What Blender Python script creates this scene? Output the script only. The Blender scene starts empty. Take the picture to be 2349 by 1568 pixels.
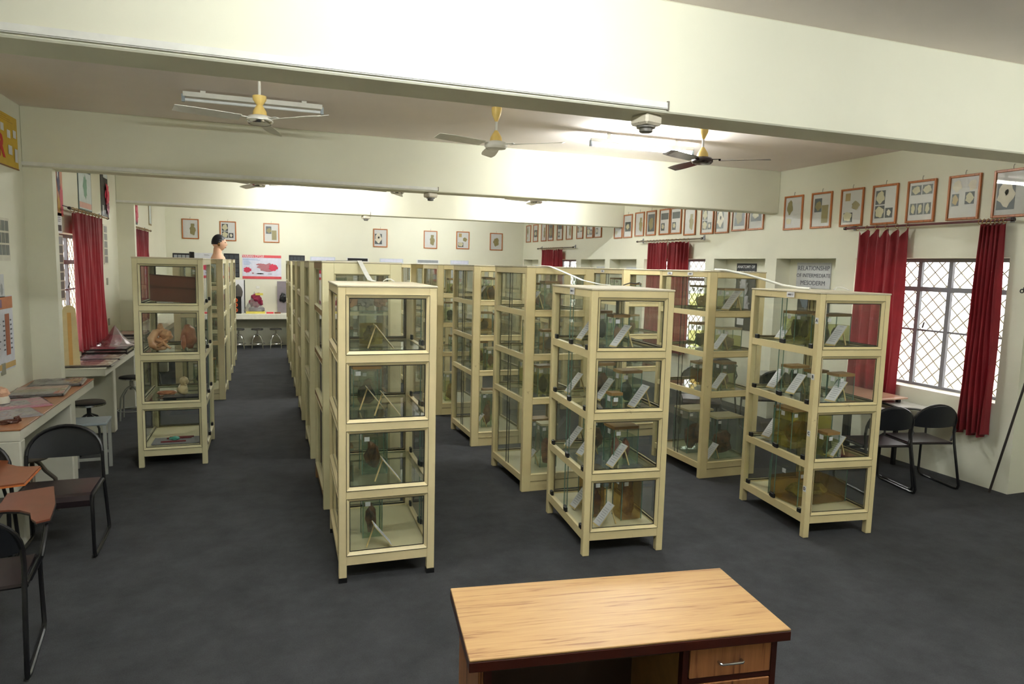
import bpy, bmesh, math, random
from mathutils import Vector, Matrix, noise
random.seed(7)
S = bpy.context.scene
COL = S.collection
PI = math.pi
# ------------------------------------------------------------------ camera
cam_d = bpy.data.cameras.new('camera'); cam = bpy.data.objects.new('camera', cam_d); COL.objects.link(cam); S.camera = cam
def cam_axes(y, p, r):
    cy, sy, cp, sp, cr, sr = math.cos(y), math.sin(y), math.cos(p), math.sin(p), math.cos(r), math.sin(r)
    fw = Vector((sy*cp, cy*cp, -sp)); rt = Vector((cy, -sy, 0)); up = rt.cross(fw)
    return cr*rt+sr*up, -sr*rt+cr*up, fw
a_, b_, c_ = cam_axes(math.radians(19.939), math.radians(6.287), math.radians(1.395))
m3 = Matrix((a_, b_, -c_)).transposed()
cam.matrix_world = Matrix.Translation((0, 0, 2.05)) @ m3.to_4x4()
cam_d.sensor_width = 36; cam_d.lens = 36*1566/2349; cam_d.clip_start = .05; cam_d.clip_end = 200
# ------------------------------------------------------------------ world, exposure
W = bpy.data.worlds.new('sky'); S.world = W; W.use_nodes = True
bg = W.node_tree.nodes['Background']; bg.inputs[0].default_value = (1, .985, .95, 1); bg.inputs[1].default_value = .95
S.view_settings.view_transform = 'Standard'; S.view_settings.look = 'None'; S.view_settings.gamma = 1
S.view_settings.use_curve_mapping = False; S.view_settings.exposure = 2.65
S.cycles.max_bounces = 10; S.cycles.transparent_max_bounces = 48; S.cycles.diffuse_bounces = 5
S.cycles.caustics_reflective = False; S.cycles.caustics_refractive = False; S.cycles.use_denoising = True
TUBE_POWER = 66.0
# ------------------------------------------------------------------ materials
MATS = {}
def lin(c): return tuple(((x/255)/12.92 if x/255 <= .04045 else ((x/255+.055)/1.055)**2.4) for x in c)
def nt_new(name):
    m = bpy.data.materials.new(name); m.use_nodes = True; nt = m.node_tree
    return m, nt, nt.nodes, nt.links, nt.nodes['Principled BSDF']
def mat(name, rgb, rough=.6, metal=0, var=.06, scale=14, bump=0, spec=.4, emit=0, coat=0, wear=None, stretch=None):
    if name in MATS: return MATS[name]
    m, nt, N, L, P = nt_new(name); c = lin(rgb)
    P.inputs['Roughness'].default_value = rough; P.inputs['Metallic'].default_value = metal
    P.inputs['Specular IOR Level'].default_value = spec; P.inputs['Coat Weight'].default_value = coat
    tc = N.new('ShaderNodeTexCoord'); mp = N.new('ShaderNodeMapping'); L.new(tc.outputs['Object'], mp.inputs[0])
    if stretch: mp.inputs['Scale'].default_value = stretch
    nz = N.new('ShaderNodeTexNoise'); nz.inputs['Scale'].default_value = scale; nz.inputs['Detail'].default_value = 4
    L.new(mp.outputs[0], nz.inputs['Vector'])
    cr = N.new('ShaderNodeValToRGB'); e = cr.color_ramp.elements
    e[0].position = .3; e[1].position = .7
    e[0].color = (*[x*(1-var) for x in c], 1); e[1].color = (*[min(1, x*(1+var)) for x in c], 1)
    L.new(nz.outputs['Fac'], cr.inputs[0]); out = cr.outputs[0]
    if wear:
        n2 = N.new('ShaderNodeTexNoise'); n2.inputs['Scale'].default_value = wear[1]; n2.inputs['Detail'].default_value = 6; n2.inputs['Roughness'].default_value = .7
        L.new(mp.outputs[0], n2.inputs['Vector'])
        r2 = N.new('ShaderNodeValToRGB'); r2.color_ramp.elements[0].position = wear[2]; r2.color_ramp.elements[1].position = wear[2]+.08
        mx = N.new('ShaderNodeMix'); mx.data_type = 'RGBA'; L.new(n2.outputs['Fac'], r2.inputs[0]); L.new(r2.outputs[0], mx.inputs[0])
        L.new(out, mx.inputs[6]); mx.inputs[7].default_value = (*lin(wear[0]), 1); out = mx.outputs[2]
    L.new(out, P.inputs['Base Color'])
    if emit: P.inputs['Emission Color'].default_value = (*c, 1); P.inputs['Emission Strength'].default_value = emit
    if bump:
        b = N.new('ShaderNodeBump'); b.inputs['Strength'].default_value = bump; b.inputs['Distance'].default_value = .01
        L.new(nz.outputs['Fac'], b.inputs['Height']); L.new(b.outputs[0], P.inputs['Normal'])
    MATS[name] = m; return m
def glass(name, tint=(.95, .97, .96), haze=.03, hazecol=(170, 180, 175), rough=.015, ior=1.5):
    if name in MATS: return MATS[name]
    m, nt, N, L, P = nt_new(name); N.remove(P); out = N['Material Output']
    tr = N.new('ShaderNodeBsdfTransparent'); tr.inputs[0].default_value = (*tint, 1)
    df = N.new('ShaderNodeBsdfDiffuse'); df.inputs[0].default_value = (*lin(hazecol), 1)
    gl = N.new('ShaderNodeBsdfGlossy'); gl.inputs['Roughness'].default_value = rough
    lw = N.new('ShaderNodeLayerWeight'); lw.inputs[0].default_value = .5      # Schlick reflectance, the same from both faces of a thin pane
    pw = N.new('ShaderNodeMath'); pw.operation = 'POWER'; pw.inputs[1].default_value = 5; L.new(lw.outputs['Facing'], pw.inputs[0])
    fr = N.new('ShaderNodeMath'); fr.operation = 'MULTIPLY_ADD'; f0 = min(.4, 1.6*((ior-1)/(ior+1))**2); fr.inputs[1].default_value = 1-f0; fr.inputs[2].default_value = f0; L.new(pw.outputs[0], fr.inputs[0])
    nz = N.new('ShaderNodeTexNoise'); nz.inputs['Scale'].default_value = 3; tc = N.new('ShaderNodeTexCoord'); L.new(tc.outputs['Object'], nz.inputs['Vector'])
    mu = N.new('ShaderNodeMath'); mu.operation = 'MULTIPLY'; L.new(nz.outputs['Fac'], mu.inputs[0]); mu.inputs[1].default_value = haze*2
    m1 = N.new('ShaderNodeMixShader'); L.new(mu.outputs[0], m1.inputs[0]); L.new(tr.outputs[0], m1.inputs[1]); L.new(df.outputs[0], m1.inputs[2])
    m2 = N.new('ShaderNodeMixShader'); L.new(fr.outputs[0], m2.inputs[0]); L.new(m1.outputs[0], m2.inputs[1]); L.new(gl.outputs[0], m2.inputs[2])
    L.new(m2.outputs[0], out.inputs[0]); MATS[name] = m; return m
def wood(name, c1, c2, scale=1, axis='x', rough=.35, spec=.4):
    if name in MATS: return MATS[name]
    m, nt, N, L, P = nt_new(name); P.inputs['Roughness'].default_value = rough; P.inputs['Specular IOR Level'].default_value = spec
    tc = N.new('ShaderNodeTexCoord'); mp = N.new('ShaderNodeMapping'); L.new(tc.outputs['Object'], mp.inputs[0])
    sc = {'x': (.45, 11, 11), 'y': (11, .45, 11), 'z': (11, 11, .45)}[axis]; mp.inputs['Scale'].default_value = [s*scale for s in sc]
    n1 = N.new('ShaderNodeTexNoise'); n1.inputs['Scale'].default_value = 1.6; n1.inputs['Detail'].default_value = 3; n1.inputs['Distortion'].default_value = .9
    n2 = N.new('ShaderNodeTexNoise'); n2.inputs['Scale'].default_value = 9; n2.inputs['Detail'].default_value = 5
    L.new(mp.outputs[0], n1.inputs['Vector']); L.new(mp.outputs[0], n2.inputs['Vector'])
    ad = N.new('ShaderNodeMath'); ad.operation = 'MULTIPLY_ADD'; ad.inputs[1].default_value = .38; L.new(n2.outputs['Fac'], ad.inputs[0]); L.new(n1.outputs['Fac'], ad.inputs[2])
    cr = N.new('ShaderNodeValToRGB'); e = cr.color_ramp.elements
    e[0].position = .50; e[0].color = (*lin(c2), 1); e[1].position = .86; e[1].color = (*lin(c1), 1)
    x = cr.color_ramp.elements.new(.6); x.color = (*[(.7*p+.3*q) for p, q in zip(lin(c1), lin(c2))], 1)
    L.new(ad.outputs[0], cr.inputs[0]); L.new(cr.outputs[0], P.inputs['Base Color']); MATS[name] = m; return m
def cloth(name, rgb, trans=.35):
    m, nt, N, L, P = nt_new(name); P.inputs['Roughness'].default_value = .75; out = N['Material Output']
    tc = N.new('ShaderNodeTexCoord'); nz = N.new('ShaderNodeTexNoise'); nz.inputs['Scale'].default_value = 6; L.new(tc.outputs['Object'], nz.inputs['Vector'])
    cr = N.new('ShaderNodeValToRGB'); c = lin(rgb); cr.color_ramp.elements[0].color = (*[x*.75 for x in c], 1); cr.color_ramp.elements[1].color = (*[x*1.2 for x in c], 1)
    L.new(nz.outputs['Fac'], cr.inputs[0]); L.new(cr.outputs[0], P.inputs['Base Color']); P.inputs['Sheen Weight'].default_value = .2
    tl = N.new('ShaderNodeBsdfTranslucent'); L.new(cr.outputs[0], tl.inputs[0])
    mx = N.new('ShaderNodeMixShader'); mx.inputs[0].default_value = trans; L.new(P.outputs[0], mx.inputs[1]); L.new(tl.outputs[0], mx.inputs[2]); L.new(mx.outputs[0], out.inputs[0])
    MATS[name] = m; return m
def fluid(name, tint, body, fac=.25):
    m, nt, N, L, P = nt_new(name); N.remove(P); out = N['Material Output']
    tr = N.new('ShaderNodeBsdfTransparent'); tr.inputs[0].default_value = (*tint, 1)
    df = N.new('ShaderNodeBsdfDiffuse'); df.inputs[0].default_value = (*lin(body), 1)
    tc = N.new('ShaderNodeTexCoord'); nz = N.new('ShaderNodeTexNoise'); nz.inputs['Scale'].default_value = 7; L.new(tc.outputs['Object'], nz.inputs['Vector'])
    mu = N.new('ShaderNodeMath'); mu.operation = 'MULTIPLY'; L.new(nz.outputs['Fac'], mu.inputs[0]); mu.inputs[1].default_value = fac*2
    mx = N.new('ShaderNodeMixShader'); L.new(mu.outputs[0], mx.inputs[0]); L.new(tr.outputs[0], mx.inputs[1]); L.new(df.outputs[0], mx.inputs[2]); L.new(mx.outputs[0], out.inputs[0])
    MATS[name] = m; return m
def mottled(name, c1, c2, scale=18, rough=.5):
    m, nt, N, L, P = nt_new(name); P.inputs['Roughness'].default_value = rough
    tc = N.new('ShaderNodeTexCoord'); nz = N.new('ShaderNodeTexNoise'); nz.inputs['Scale'].default_value = scale; nz.inputs['Detail'].default_value = 4; L.new(tc.outputs['Object'], nz.inputs['Vector'])
    cr = N.new('ShaderNodeValToRGB'); cr.color_ramp.elements[0].position = .38; cr.color_ramp.elements[1].position = .6
    cr.color_ramp.elements[0].color = (*lin(c1), 1); cr.color_ramp.elements[1].color = (*lin(c2), 1)
    L.new(nz.outputs['Fac'], cr.inputs[0]); L.new(cr.outputs[0], P.inputs['Base Color']); MATS[name] = m; return m

WALL = mat('wall_paint', (224, 223, 205), .75, var=.025, scale=1.3, bump=.05)
CEIL = mat('ceiling_paint', (238, 228, 224), .85, var=.05, scale=.8)
NICHE = mat('niche_paint', (214, 211, 190), .75, var=.03, scale=2)
CREAM = mat('cream_enamel', (224, 208, 164), .38, var=.05, scale=5, spec=.45, wear=((176, 158, 112), 9, .68))
CREAM2 = mat('cream_enamel_warm', (216, 200, 152), .4, var=.06, scale=4, spec=.45, wear=((170, 148, 108), 8, .66))
CREAM3 = mat('cream_enamel_pale', (210, 202, 164), .4, var=.05, scale=4, spec=.45, wear=((176, 160, 118), 8, .68))
BROWNW = mat('aged_wood_edge', (150, 118, 78), .5, var=.15, scale=12)
TOPM = mat('dusty_cabinet_top', (200, 190, 166), .7, var=.08, scale=12)
GAP = mat('dark_gasket', (38, 38, 34), .6)
BLK = mat('black_plastic', (22, 22, 24), .45)
BLKM = mat('black_metal', (24, 24, 27), .3, spec=.5)
CHAIRB = mat('chair_back_plastic', (26, 28, 33), .42, spec=.4)
SEATM = mat('chair_seat_vinyl', (44, 34, 38), .33, spec=.5)
WHITE = mat('white_paper', (224, 224, 228), .7, var=.02)
INK = mat('printed_ink', (96, 96, 106), .7)
INKD = mat('dark_ink', (34, 34, 40), .7)
CHROME = mat('chrome', (205, 205, 205), .18, metal=1)
STEEL = mat('grey_window_steel', (132, 134, 142), .5)
PVC = mat('white_pvc', (226, 226, 220), .4)
GREYP = mat('grey_plastic', (150, 160, 168), .45)
FANW = mat('fan_white', (214, 212, 205), .35)
FANY = mat('fan_yellow', (226, 196, 118), .4)
FANBR = mat('fan_dark_brown', (38, 22, 24), .25, spec=.6)
FRAMEW = wood('picture_frame_wood', (186, 112, 60), (138, 78, 38), 3, 'z', .35)
GOLD = mat('curtain_ring_brass', (176, 136, 62), .35, metal=.7)
RODM = mat('rod_maroon', (96, 44, 46), .4)
STICK = mat('stand_wood', (206, 184, 128), .55, var=.1)
SKIN = mat('plaster_flesh', (222, 178, 150), .5, var=.06)
GLASSM = glass('cabinet_glass', (.965, .98, .968), .02, (150, 165, 160))
GLASSD = glass('dusty_cabinet_glass', (.93, .945, .93), .12, (172, 174, 150))
GLSHELF = glass('glass_shelf', (.90, .95, .93), .05, (150, 180, 170))
PICGL = glass('picture_glass', (.99, .99, .99), 0, rough=.01, ior=1.45)
WINGL = glass('window_glass', (.97, .98, .97), .02, (220, 225, 225))
TANKGL = glass('tank_glass', (.93, .97, .95), .03, (170, 200, 185))
WRAP = glass('cellophane', (.93, .92, .94), .14, (225, 215, 225), rough=.08, ior=2.0)
EDGEG = mat('glass_edge_green', (96, 128, 112), .2, spec=.6)
RED = cloth('red_curtain_cloth', (128, 18, 30), .2)
# floor carpet
m, nt, N, L, P = nt_new('charcoal_carpet'); P.inputs['Roughness'].default_value = .93; P.inputs['Specular IOR Level'].default_value = .12
tc = N.new('ShaderNodeTexCoord'); n1 = N.new('ShaderNodeTexNoise'); n1.inputs['Scale'].default_value = 4; n1.inputs['Detail'].default_value = 8; n1.inputs['Roughness'].default_value = .7
n2 = N.new('ShaderNodeTexNoise'); n2.inputs['Scale'].default_value = 140; n2.inputs['Detail'].default_value = 2
L.new(tc.outputs['Object'], n1.inputs['Vector']); L.new(tc.outputs['Object'], n2.inputs['Vector'])
cr = N.new('ShaderNodeValToRGB'); cr.color_ramp.elements[0].position = .35; cr.color_ramp.elements[1].position = .75
cr.color_ramp.elements[0].color = (*lin((54, 55, 57)), 1); cr.color_ramp.elements[1].color = (*lin((73, 74, 77)), 1)
ad = N.new('ShaderNodeMath'); ad.operation = 'MULTIPLY_ADD'; ad.inputs[1].default_value = .35; L.new(n2.outputs['Fac'], ad.inputs[0]); mu = N.new('ShaderNodeMath'); mu.operation = 'MULTIPLY'; mu.inputs[1].default_value = .75
L.new(n1.outputs['Fac'], mu.inputs[0]); L.new(mu.outputs[0], ad.inputs[2]); L.new(ad.outputs[0], cr.inputs[0]); L.new(cr.outputs[0], P.inputs['Base Color'])
bp = N.new('ShaderNodeBump'); bp.inputs['Strength'].default_value = .35; bp.inputs['Distance'].default_value = .004; L.new(n2.outputs['Fac'], bp.inputs['Height']); L.new(bp.outputs[0], P.inputs['Normal'])
CARPET = m
LAMI = wood('desk_laminate', (192, 156, 108), (150, 108, 74), 3.6, 'x', .4, .22)
LAMIV = wood('desk_laminate_side', (168, 112, 68), (98, 54, 34), 2.0, 'z', .4)
DARKW = mat('dark_polished_wood', (66, 26, 16), .3, var=.12, scale=9)
DARKIN = mat('desk_interior', (58, 38, 24), .6, var=.1)
BROWNTOP = wood('counter_laminate', (170, 118, 84), (138, 90, 64), .8, 'y', .3)
PADW = mat('pad_laminate_brown', (112, 62, 46), .3, var=.08)
PADO = mat('pad_laminate_orange', (136, 78, 50), .3, var=.08)
PADE = mat('pad_edge_orange', (196, 112, 56), .4)
FL = [fluid('fluid_olive', (.88, .87, .58), (140, 132, 64), .14), fluid('fluid_green', (.92, .96, .90), (140, 162, 138), .10), fluid('fluid_amber', (.90, .74, .42), (160, 118, 54), .22),
      fluid('fluid_yellow', (.92, .84, .30), (170, 146, 30), .28), fluid('fluid_clear', (.93, .96, .93), (150, 160, 150), .08)]
SP = [mottled('specimen_brown', (84, 44, 28), (140, 84, 54)), mottled('specimen_dark', (32, 30, 26), (70, 62, 48)), mottled('specimen_tan', (150, 112, 78), (196, 160, 118)),
      mottled('specimen_red', (104, 40, 24), (150, 76, 46)), mottled('specimen_green', (120, 128, 40), (170, 176, 96))]
LIDM = mat('jar_lid_brown', (148, 112, 60), .5, var=.12)
LIDW = mat('jar_lid_cream', (208, 196, 158), .5)
# ------------------------------------------------------------------ mesh helpers
class MB:
    def __init__(s): s.v = []; s.f = []; s.mi = []; s.cur = 0
    def add(s, vs, fs):
        o = len(s.v); s.v += [tuple(v) for v in vs]; s.f += [tuple(i+o for i in f) for f in fs]; s.mi += [s.cur]*len(fs); return s
    def box(s, x0, x1, y0, y1, z0, z1):
        return s.add([(x0,y0,z0),(x1,y0,z0),(x1,y1,z0),(x0,y1,z0),(x0,y0,z1),(x1,y0,z1),(x1,y1,z1),(x0,y1,z1)],
                     [(0,3,2,1),(4,5,6,7),(0,1,5,4),(1,2,6,5),(2,3,7,6),(3,0,4,7)])
    def rbox(s, x0, x1, y0, y1, z0, z1, b=.006):   # box with chamfered vertical and top edges
        bm = bmesh.new(); bmesh.ops.create_cube(bm, size=1)
        for v in bm.verts: v.co = Vector(((x0+x1)/2+v.co.x*(x1-x0), (y0+y1)/2+v.co.y*(y1-y0), (z0+z1)/2+v.co.z*(z1-z0)))
        bmesh.ops.bevel(bm, geom=bm.edges[:], offset=b, segments=1, affect='EDGES')
        bm.verts.ensure_lookup_table(); bm.verts.index_update()
        s.add([v.co[:] for v in bm.verts], [[v.index for v in f.verts] for f in bm.faces]); bm.free(); return s
    def quad(s, a, b, c, d): return s.add([a, b, c, d], [(0, 1, 2, 3)])
    def tube(s, pts, r, n=8, closed=False):
        P = [Vector(p) for p in pts]; k = len(P); rings = []; prev = None
        for i, p in enumerate(P):
            if closed: t = (P[(i+1) % k]-P[i-1]).normalized()
            else: t = ((P[min(i+1, k-1)]-P[max(i-1, 0)])).normalized()
            if prev is None:
                u = t.orthogonal().normalized()
            else:
                u = (prev-t*prev.dot(t)); u = u.normalized() if u.length > 1e-5 else t.orthogonal().normalized()
            prev = u; w = t.cross(u); rr = r[i] if isinstance(r, (list, tuple)) else r
            rings.append([p+rr*(math.cos(2*PI*j/n)*u+math.sin(2*PI*j/n)*w) for j in range(n)])
        vs = [v for R in rings for v in R]; fs = []
        for i in range(k if closed else k-1):
            a = i*n; b = ((i+1) % k)*n
            for j in range(n): fs.append((a+j, a+(j+1) % n, b+(j+1) % n, b+j))
        if not closed: fs += [tuple(range(n))[::-1], tuple(range((k-1)*n, k*n))]
        return s.add(vs, fs)
    def lathe(s, prof, c=(0, 0, 0), n=20, cap=True):
        vs = []; fs = []
        for (r, z) in prof: vs += [(c[0]+r*math.cos(2*PI*j/n), c[1]+r*math.sin(2*PI*j/n), c[2]+z) for j in range(n)]
        for i in range(len(prof)-1):
            for j in range(n): fs.append((i*n+j, i*n+(j+1) % n, (i+1)*n+(j+1) % n, (i+1)*n+j))
        if cap: fs += [tuple(range(n))[::-1], tuple(range((len(prof)-1)*n, len(prof)*n))]
        return s.add(vs, fs)
    def prism(s, poly, z0, z1):
        n = len(poly); vs = [(x, y, z0) for x, y in poly]+[(x, y, z1) for x, y in poly]
        return s.add(vs, [tuple(range(n))[::-1], tuple(range(n, 2*n))]+[(i, (i+1) % n, (i+1) % n+n, i+n) for i in range(n)])
    def blob(s, c, r, seed=0, amp=.25, sub=2, fr=2.0):
        bm = bmesh.new(); bmesh.ops.create_icosphere(bm, subdivisions=sub, radius=1)
        for v in bm.verts:
            d = 1+amp*noise.noise(v.co*fr+Vector((seed*3.1, seed*1.7, seed)))*1.6
            v.co = Vector((c[0]+v.co.x*d*r[0], c[1]+v.co.y*d*r[1], c[2]+v.co.z*d*r[2]))
        bm.verts.ensure_lookup_table(); bm.verts.index_update()
        s.add([v.co[:] for v in bm.verts], [[v.index for v in f.verts] for f in bm.faces]); bm.free(); return s
    def mesh(s, name, mats, smooth=False):
        me = bpy.data.meshes.new(name); me.from_pydata(s.v, [], s.f); me.update()
        for m in (mats if isinstance(mats, (list, tuple)) else [mats]): me.materials.append(m)
        if any(s.mi): me.polygons.foreach_set('material_index', s.mi)
        bm = bmesh.new(); bm.from_mesh(me); bmesh.ops.recalc_face_normals(bm, faces=bm.faces[:]); bm.to_mesh(me); bm.free()
        if smooth:
            me.polygons.foreach_set('use_smooth', [True]*len(me.polygons))
            me.set_sharp_from_angle(angle=math.radians(40)) if hasattr(me, 'set_sharp_from_angle') else None
        return me
    def build(s, name, mats, parent=None, loc=(0, 0, 0), smooth=False):
        return link(name, s.mesh(name, mats, smooth), parent, loc)
def link(name, me, parent=None, loc=(0, 0, 0), rot=(0, 0, 0)):
    o = bpy.data.objects.new(name, me); COL.objects.link(o); o.location = loc; o.rotation_euler = rot
    if parent: o.parent = parent
    return o
def thing(name, label, cat, loc=(0, 0, 0), rz=0, group=None):
    o = bpy.data.objects.new(name, None); COL.objects.link(o); o.location = loc; o.rotation_euler = (0, 0, rz); o.empty_display_size = .1
    return tag(o, label, cat, group)
def tag(o, label, cat, group=None):
    o['label'] = label; o['category'] = cat
    if group: o['group'] = group
    return o
KIDS = {}
def copy_tree(o, loc=None, rz=None, label=None, parent=None, group=None):
    global ALLCH
    c = o.copy(); COL.objects.link(c); c.parent = parent
    if parent is not None: c.matrix_parent_inverse = o.matrix_parent_inverse.copy()
    for ch in kids(o): copy_tree(ch, parent=c)
    if loc is not None: c.location = loc
    if rz is not None: c.rotation_euler = (0, 0, rz)
    if label: c['label'] = label
    if group: c['group'] = group
    return c
def kids(o):
    return [x for x in list(COL.objects) if x.parent == o] if o.name not in KIDS else KIDS[o.name]
def freeze(o):      # remember the children of a template so that copying stays quick
    k = [x for x in list(COL.objects) if x.parent == o]; KIDS[o.name] = k
    for x in k: freeze(x)
def struct(name, mb, m, parent=None):
    o = mb.build(name, m, parent)
    if parent is None: o['kind'] = 'structure'
    return o
def textmesh(txt, size, m, name='lettering', parent=None, loc=(0, 0, 0), rot=(0, 0, 0), ext=.0008, align='CENTER', bold=0):
    c = bpy.data.curves.new('t', 'FONT'); c.body = txt; c.size = size; c.extrude = ext; c.align_x = align; c.align_y = 'CENTER'; c.offset = bold; c.resolution_u = 2
    t = bpy.data.objects.new('t', c); COL.objects.link(t); dg = bpy.context.evaluated_depsgraph_get()
    me = bpy.data.meshes.new_from_object(t.evaluated_get(dg)); bpy.data.objects.remove(t); me.materials.clear(); me.materials.append(m)
    return link(name, me, parent, loc, rot)
# ------------------------------------------------------------------ room shell
XL, XR, YB, YF, ZC = -2.13, 6.65, 17.6, -2.6, 3.43
struct('floor', MB().box(XL-.3, XR+.36, YF-.2, YB+.2, -.1, 0), CARPET)
struct('ceiling', MB().box(XL-.3, XR+.36, YF-.2, YB+.2, ZC, ZC+.12), CEIL)
struct('wall_back', MB().box(XL-.3, XR+.36, YB, YB+.2, 0, ZC), WALL)
struct('wall_front', MB().box(XL-.3, XR+.36, YF-.2, YF, 0, ZC), WALL)
ZW0, ZW1 = .83, 2.25
wins_r = [(4.54, 6.35), (9.33, 11.22), (14.19, 16.16)]
niches = [(3.2, 4.34), (6.65, 7.70), (7.93, 9.10), (11.50, 12.58), (12.79, 13.94), (16.49, 17.53)]
w = MB(); w.box(XR, XR+.3, YF, YB, ZW1, ZC)
ys = YF
for a, b in sorted(niches+wins_r):
    w.box(XR, XR+.3, ys, a, 0, ZW1); ys = b
w.box(XR, XR+.3, ys, YB, 0, ZW1)
for a, b in wins_r: w.box(XR, XR+.3, a, b, 0, ZW0)
for a, b in niches: w.box(XR+.24, XR+.3, a, b, 0, ZW1)
struct('wall_right', w, WALL)
wins_l = [(8.85, 10.66), (12.95, 14.65)]
w = MB(); w.box(XL-.28, XL, YF, YB, 2.31, ZC); w.box(XL-.28, XL, YF, YB, 0, 1.0); ys = YF
for a, b in wins_l: w.box(XL-.28, XL, ys, a, 1.0, 2.31); ys = b
w.box(XL-.28, XL, ys, YB, 1.0, 2.31)
struct('wall_left', w, WALL)
# piers on the left wall and beams
for i, (y0, y1) in enumerate([(3.2, 3.32), (7.72, 7.84), (12.05, 12.17)]):
    struct('trim_%d' % (i+1), MB().box(XL, -1.89, y0, y1, 0, 2.87), WALL)
for i, (y0, y1) in enumerate([(3.2, 3.47), (7.72, 7.98), (12.05, 12.32)]):
    b = MB(); b.rbox(XL, XR, y0, y1, 2.87, ZC, .008)
    struct('ceiling_beam', b, WALL)
# windows
def window(idx, x, y0, y1, z0, z1, side):
    f = MB(); t = .035
    f.box(x-t/2, x+t/2, y0, y1, z0, z0+.04); f.box(x-t/2, x+t/2, y0, y1, z1-.04, z1)
    for yy in [y0+.02, y0+.41*(y1-y0), y0+.61*(y1-y0), y1-.02]: f.box(x-t/2, x+t/2, yy-.022, yy+.022, z0+.04, z1-.04)
    f.box(x-t/2-.004, x+t/2+.004, y0+.04, y1-.04, z1-.36, z1-.31)
    o = f.build('window_%d' % idx, STEEL); o['kind'] = 'structure'
    g = MB(); g.box(x-.008, x+.008, y0+.03, y1-.03, z0+.62, z0+.64); g.build('glazing_bar', STEEL, o)
    g = MB(); g.quad((x+.012*side, y0, z0), (x+.012*side, y1, z0), (x+.012*side, y1, z1), (x+.012*side, y0, z1)); g.build('glass_pane', WINGL, o)
    g = MB(); xg = x+.06*side; st = .15; n = int((y1-y0+z1-z0)/st)+1
    for k in range(n):      # diagonal mesh grille
        for d in (1, -1):
            c = k*st
            if d == 1: pts = [(y0+max(0, c-(z1-z0)), z0+min(c, z1-z0)), (y0+min(c, y1-y0), z0+max(0, c-(y1-y0)))]
            else: pts = [(y1-max(0, c-(z1-z0)), z0+min(c, z1-z0)), (y1-min(c, y1-y0), z0+max(0, c-(y1-y0)))]
            (ya, za), (yb, zb) = pts
            if abs(ya-yb) > .02: g.tube([(xg+.004*d, ya, za), (xg+.004*d, yb, zb)], .0065, 4)
    g.build('mesh_grille', mat('grille_paint', (170, 160, 138), .5), o)
    h = MB(); h.tube([(x-.03*side, (y0+y1)/2+.1, z0+.66), (x-.06*side, (y0+y1)/2+.06, z0+.72)], .008, 6); h.build('window_handle', BLKM, o)
    s = MB(); s.box(min(x, x-side*.22), max(x, x-side*.22), y0, y1, z0, z0+.012); s.build('window_sill', mat('sill_paint', (230, 226, 212), .5), o)
for i, (a, b) in enumerate(wins_r): window(i+1, XR+.22, a+.002, b-.002, ZW0+.001, ZW1-.001, 1)
for i, (a, b) in enumerate(wins_l): window(i+4, XL-.2, a+.002, b-.002, 1.001, 2.309, -1)
# outside: pale paved yard
o = struct('ground_outside', MB().box(-30, 40, -20, 45, -.4, -.3), mat('yard_concrete', (196, 190, 178), .9, var=.08, scale=2))
# cable trunking on the beams with a lamp box at its end
TRUNKP = ['nearest', 'second', 'farthest']
for i, (y, xe, zb) in enumerate([(3.2, 1.99, 2.885), (7.72, 1.86, 2.885), (12.05, 1.72, 2.885)]):
    t = thing('cable_trunking', 'white plastic cable trunking along lower edge of %s ceiling beam' % TRUNKP[i], 'conduit', (XL, y-.001, zb))
    g = MB(); L_ = xe-XL; g.box(0, L_, -.012, 0, 0, .035); g.build('trunking_channel', PVC, t)
    g = MB(); g.box(0, L_-.004, -.017, -.0125, .004, .014); g.build('trunking_lid', PVC, t)
    g = MB(); g.box(L_-.002, L_+.008, -.012, 0, -.005, .042); g.build('end_wire', mat('grey_wire', (120, 112, 100), .5), t)
    b = thing('lamp_box', 'square cream junction box with bulb holder under %s ceiling beam' % TRUNKP[i], 'junction box', (xe-.06, y+.1, 2.869), .3)
    g = MB(); g.rbox(-.062, .062, -.062, .062, -.055, 0, .012); g.build('box_body', mat('aged_box', (206, 198, 180), .5, wear=((150, 140, 120), 30, .6)), b)
    g = MB(); g.lathe([(.05, -.056), (.05, -.066), (.036, -.067), (.036, -.085), (.028, -.09)], n=20); g.build('bulb_holder', mat('holder_grey', (110, 106, 100), .4), b, smooth=True)
# ------------------------------------------------------------------ tube lamps
EM = mat('lit_tube', (250, 255, 251), .5, emit=TUBE_POWER)
EM_FILL = mat('lit_tube_fill', (250, 255, 251), .5, emit=TUBE_POWER*.42)  # weaker emission, only for the added fill tube
def tube_lamp(cx, cy, z, L_=1.2, lit=True, label='', rz=0, em=None):
    t = thing('tube_lamp', label, 'lamp', (cx, cy, z), rz)
    g = MB(); g.box(-L_/2, L_/2, -.022, .022, .012, .05); g.box(-.42, -.38, -.01, .01, .05, ZC-z-.002); g.box(.38, .42, -.01, .01, .05, ZC-z-.002); g.build('batten', FANW, t)
    for e_ in (-L_/2, L_/2): g = MB(); g.box(e_-.012, e_+.012, -.014, .014, -.03, .03); g.build('tube_holder', GREYP, t)
    g = MB(); g.tube([(-L_/2+.014, 0, -.012), (L_/2-.014, 0, -.012)], .014 if lit else .013, 10); g.build('fluorescent_tube', (em or EM) if lit else mat('dead_tube', (226, 228, 232), .3), t, smooth=True)
tube_lamp(3.72, 6.40, 3.31, lit=True, label='lit fluorescent tube on ceiling beside the dark brown fan')
tube_lamp(-.06, 6.36, 3.36, 1.1, lit=False, label='unlit white fluorescent tube behind the left yellow-necked fan')
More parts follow.
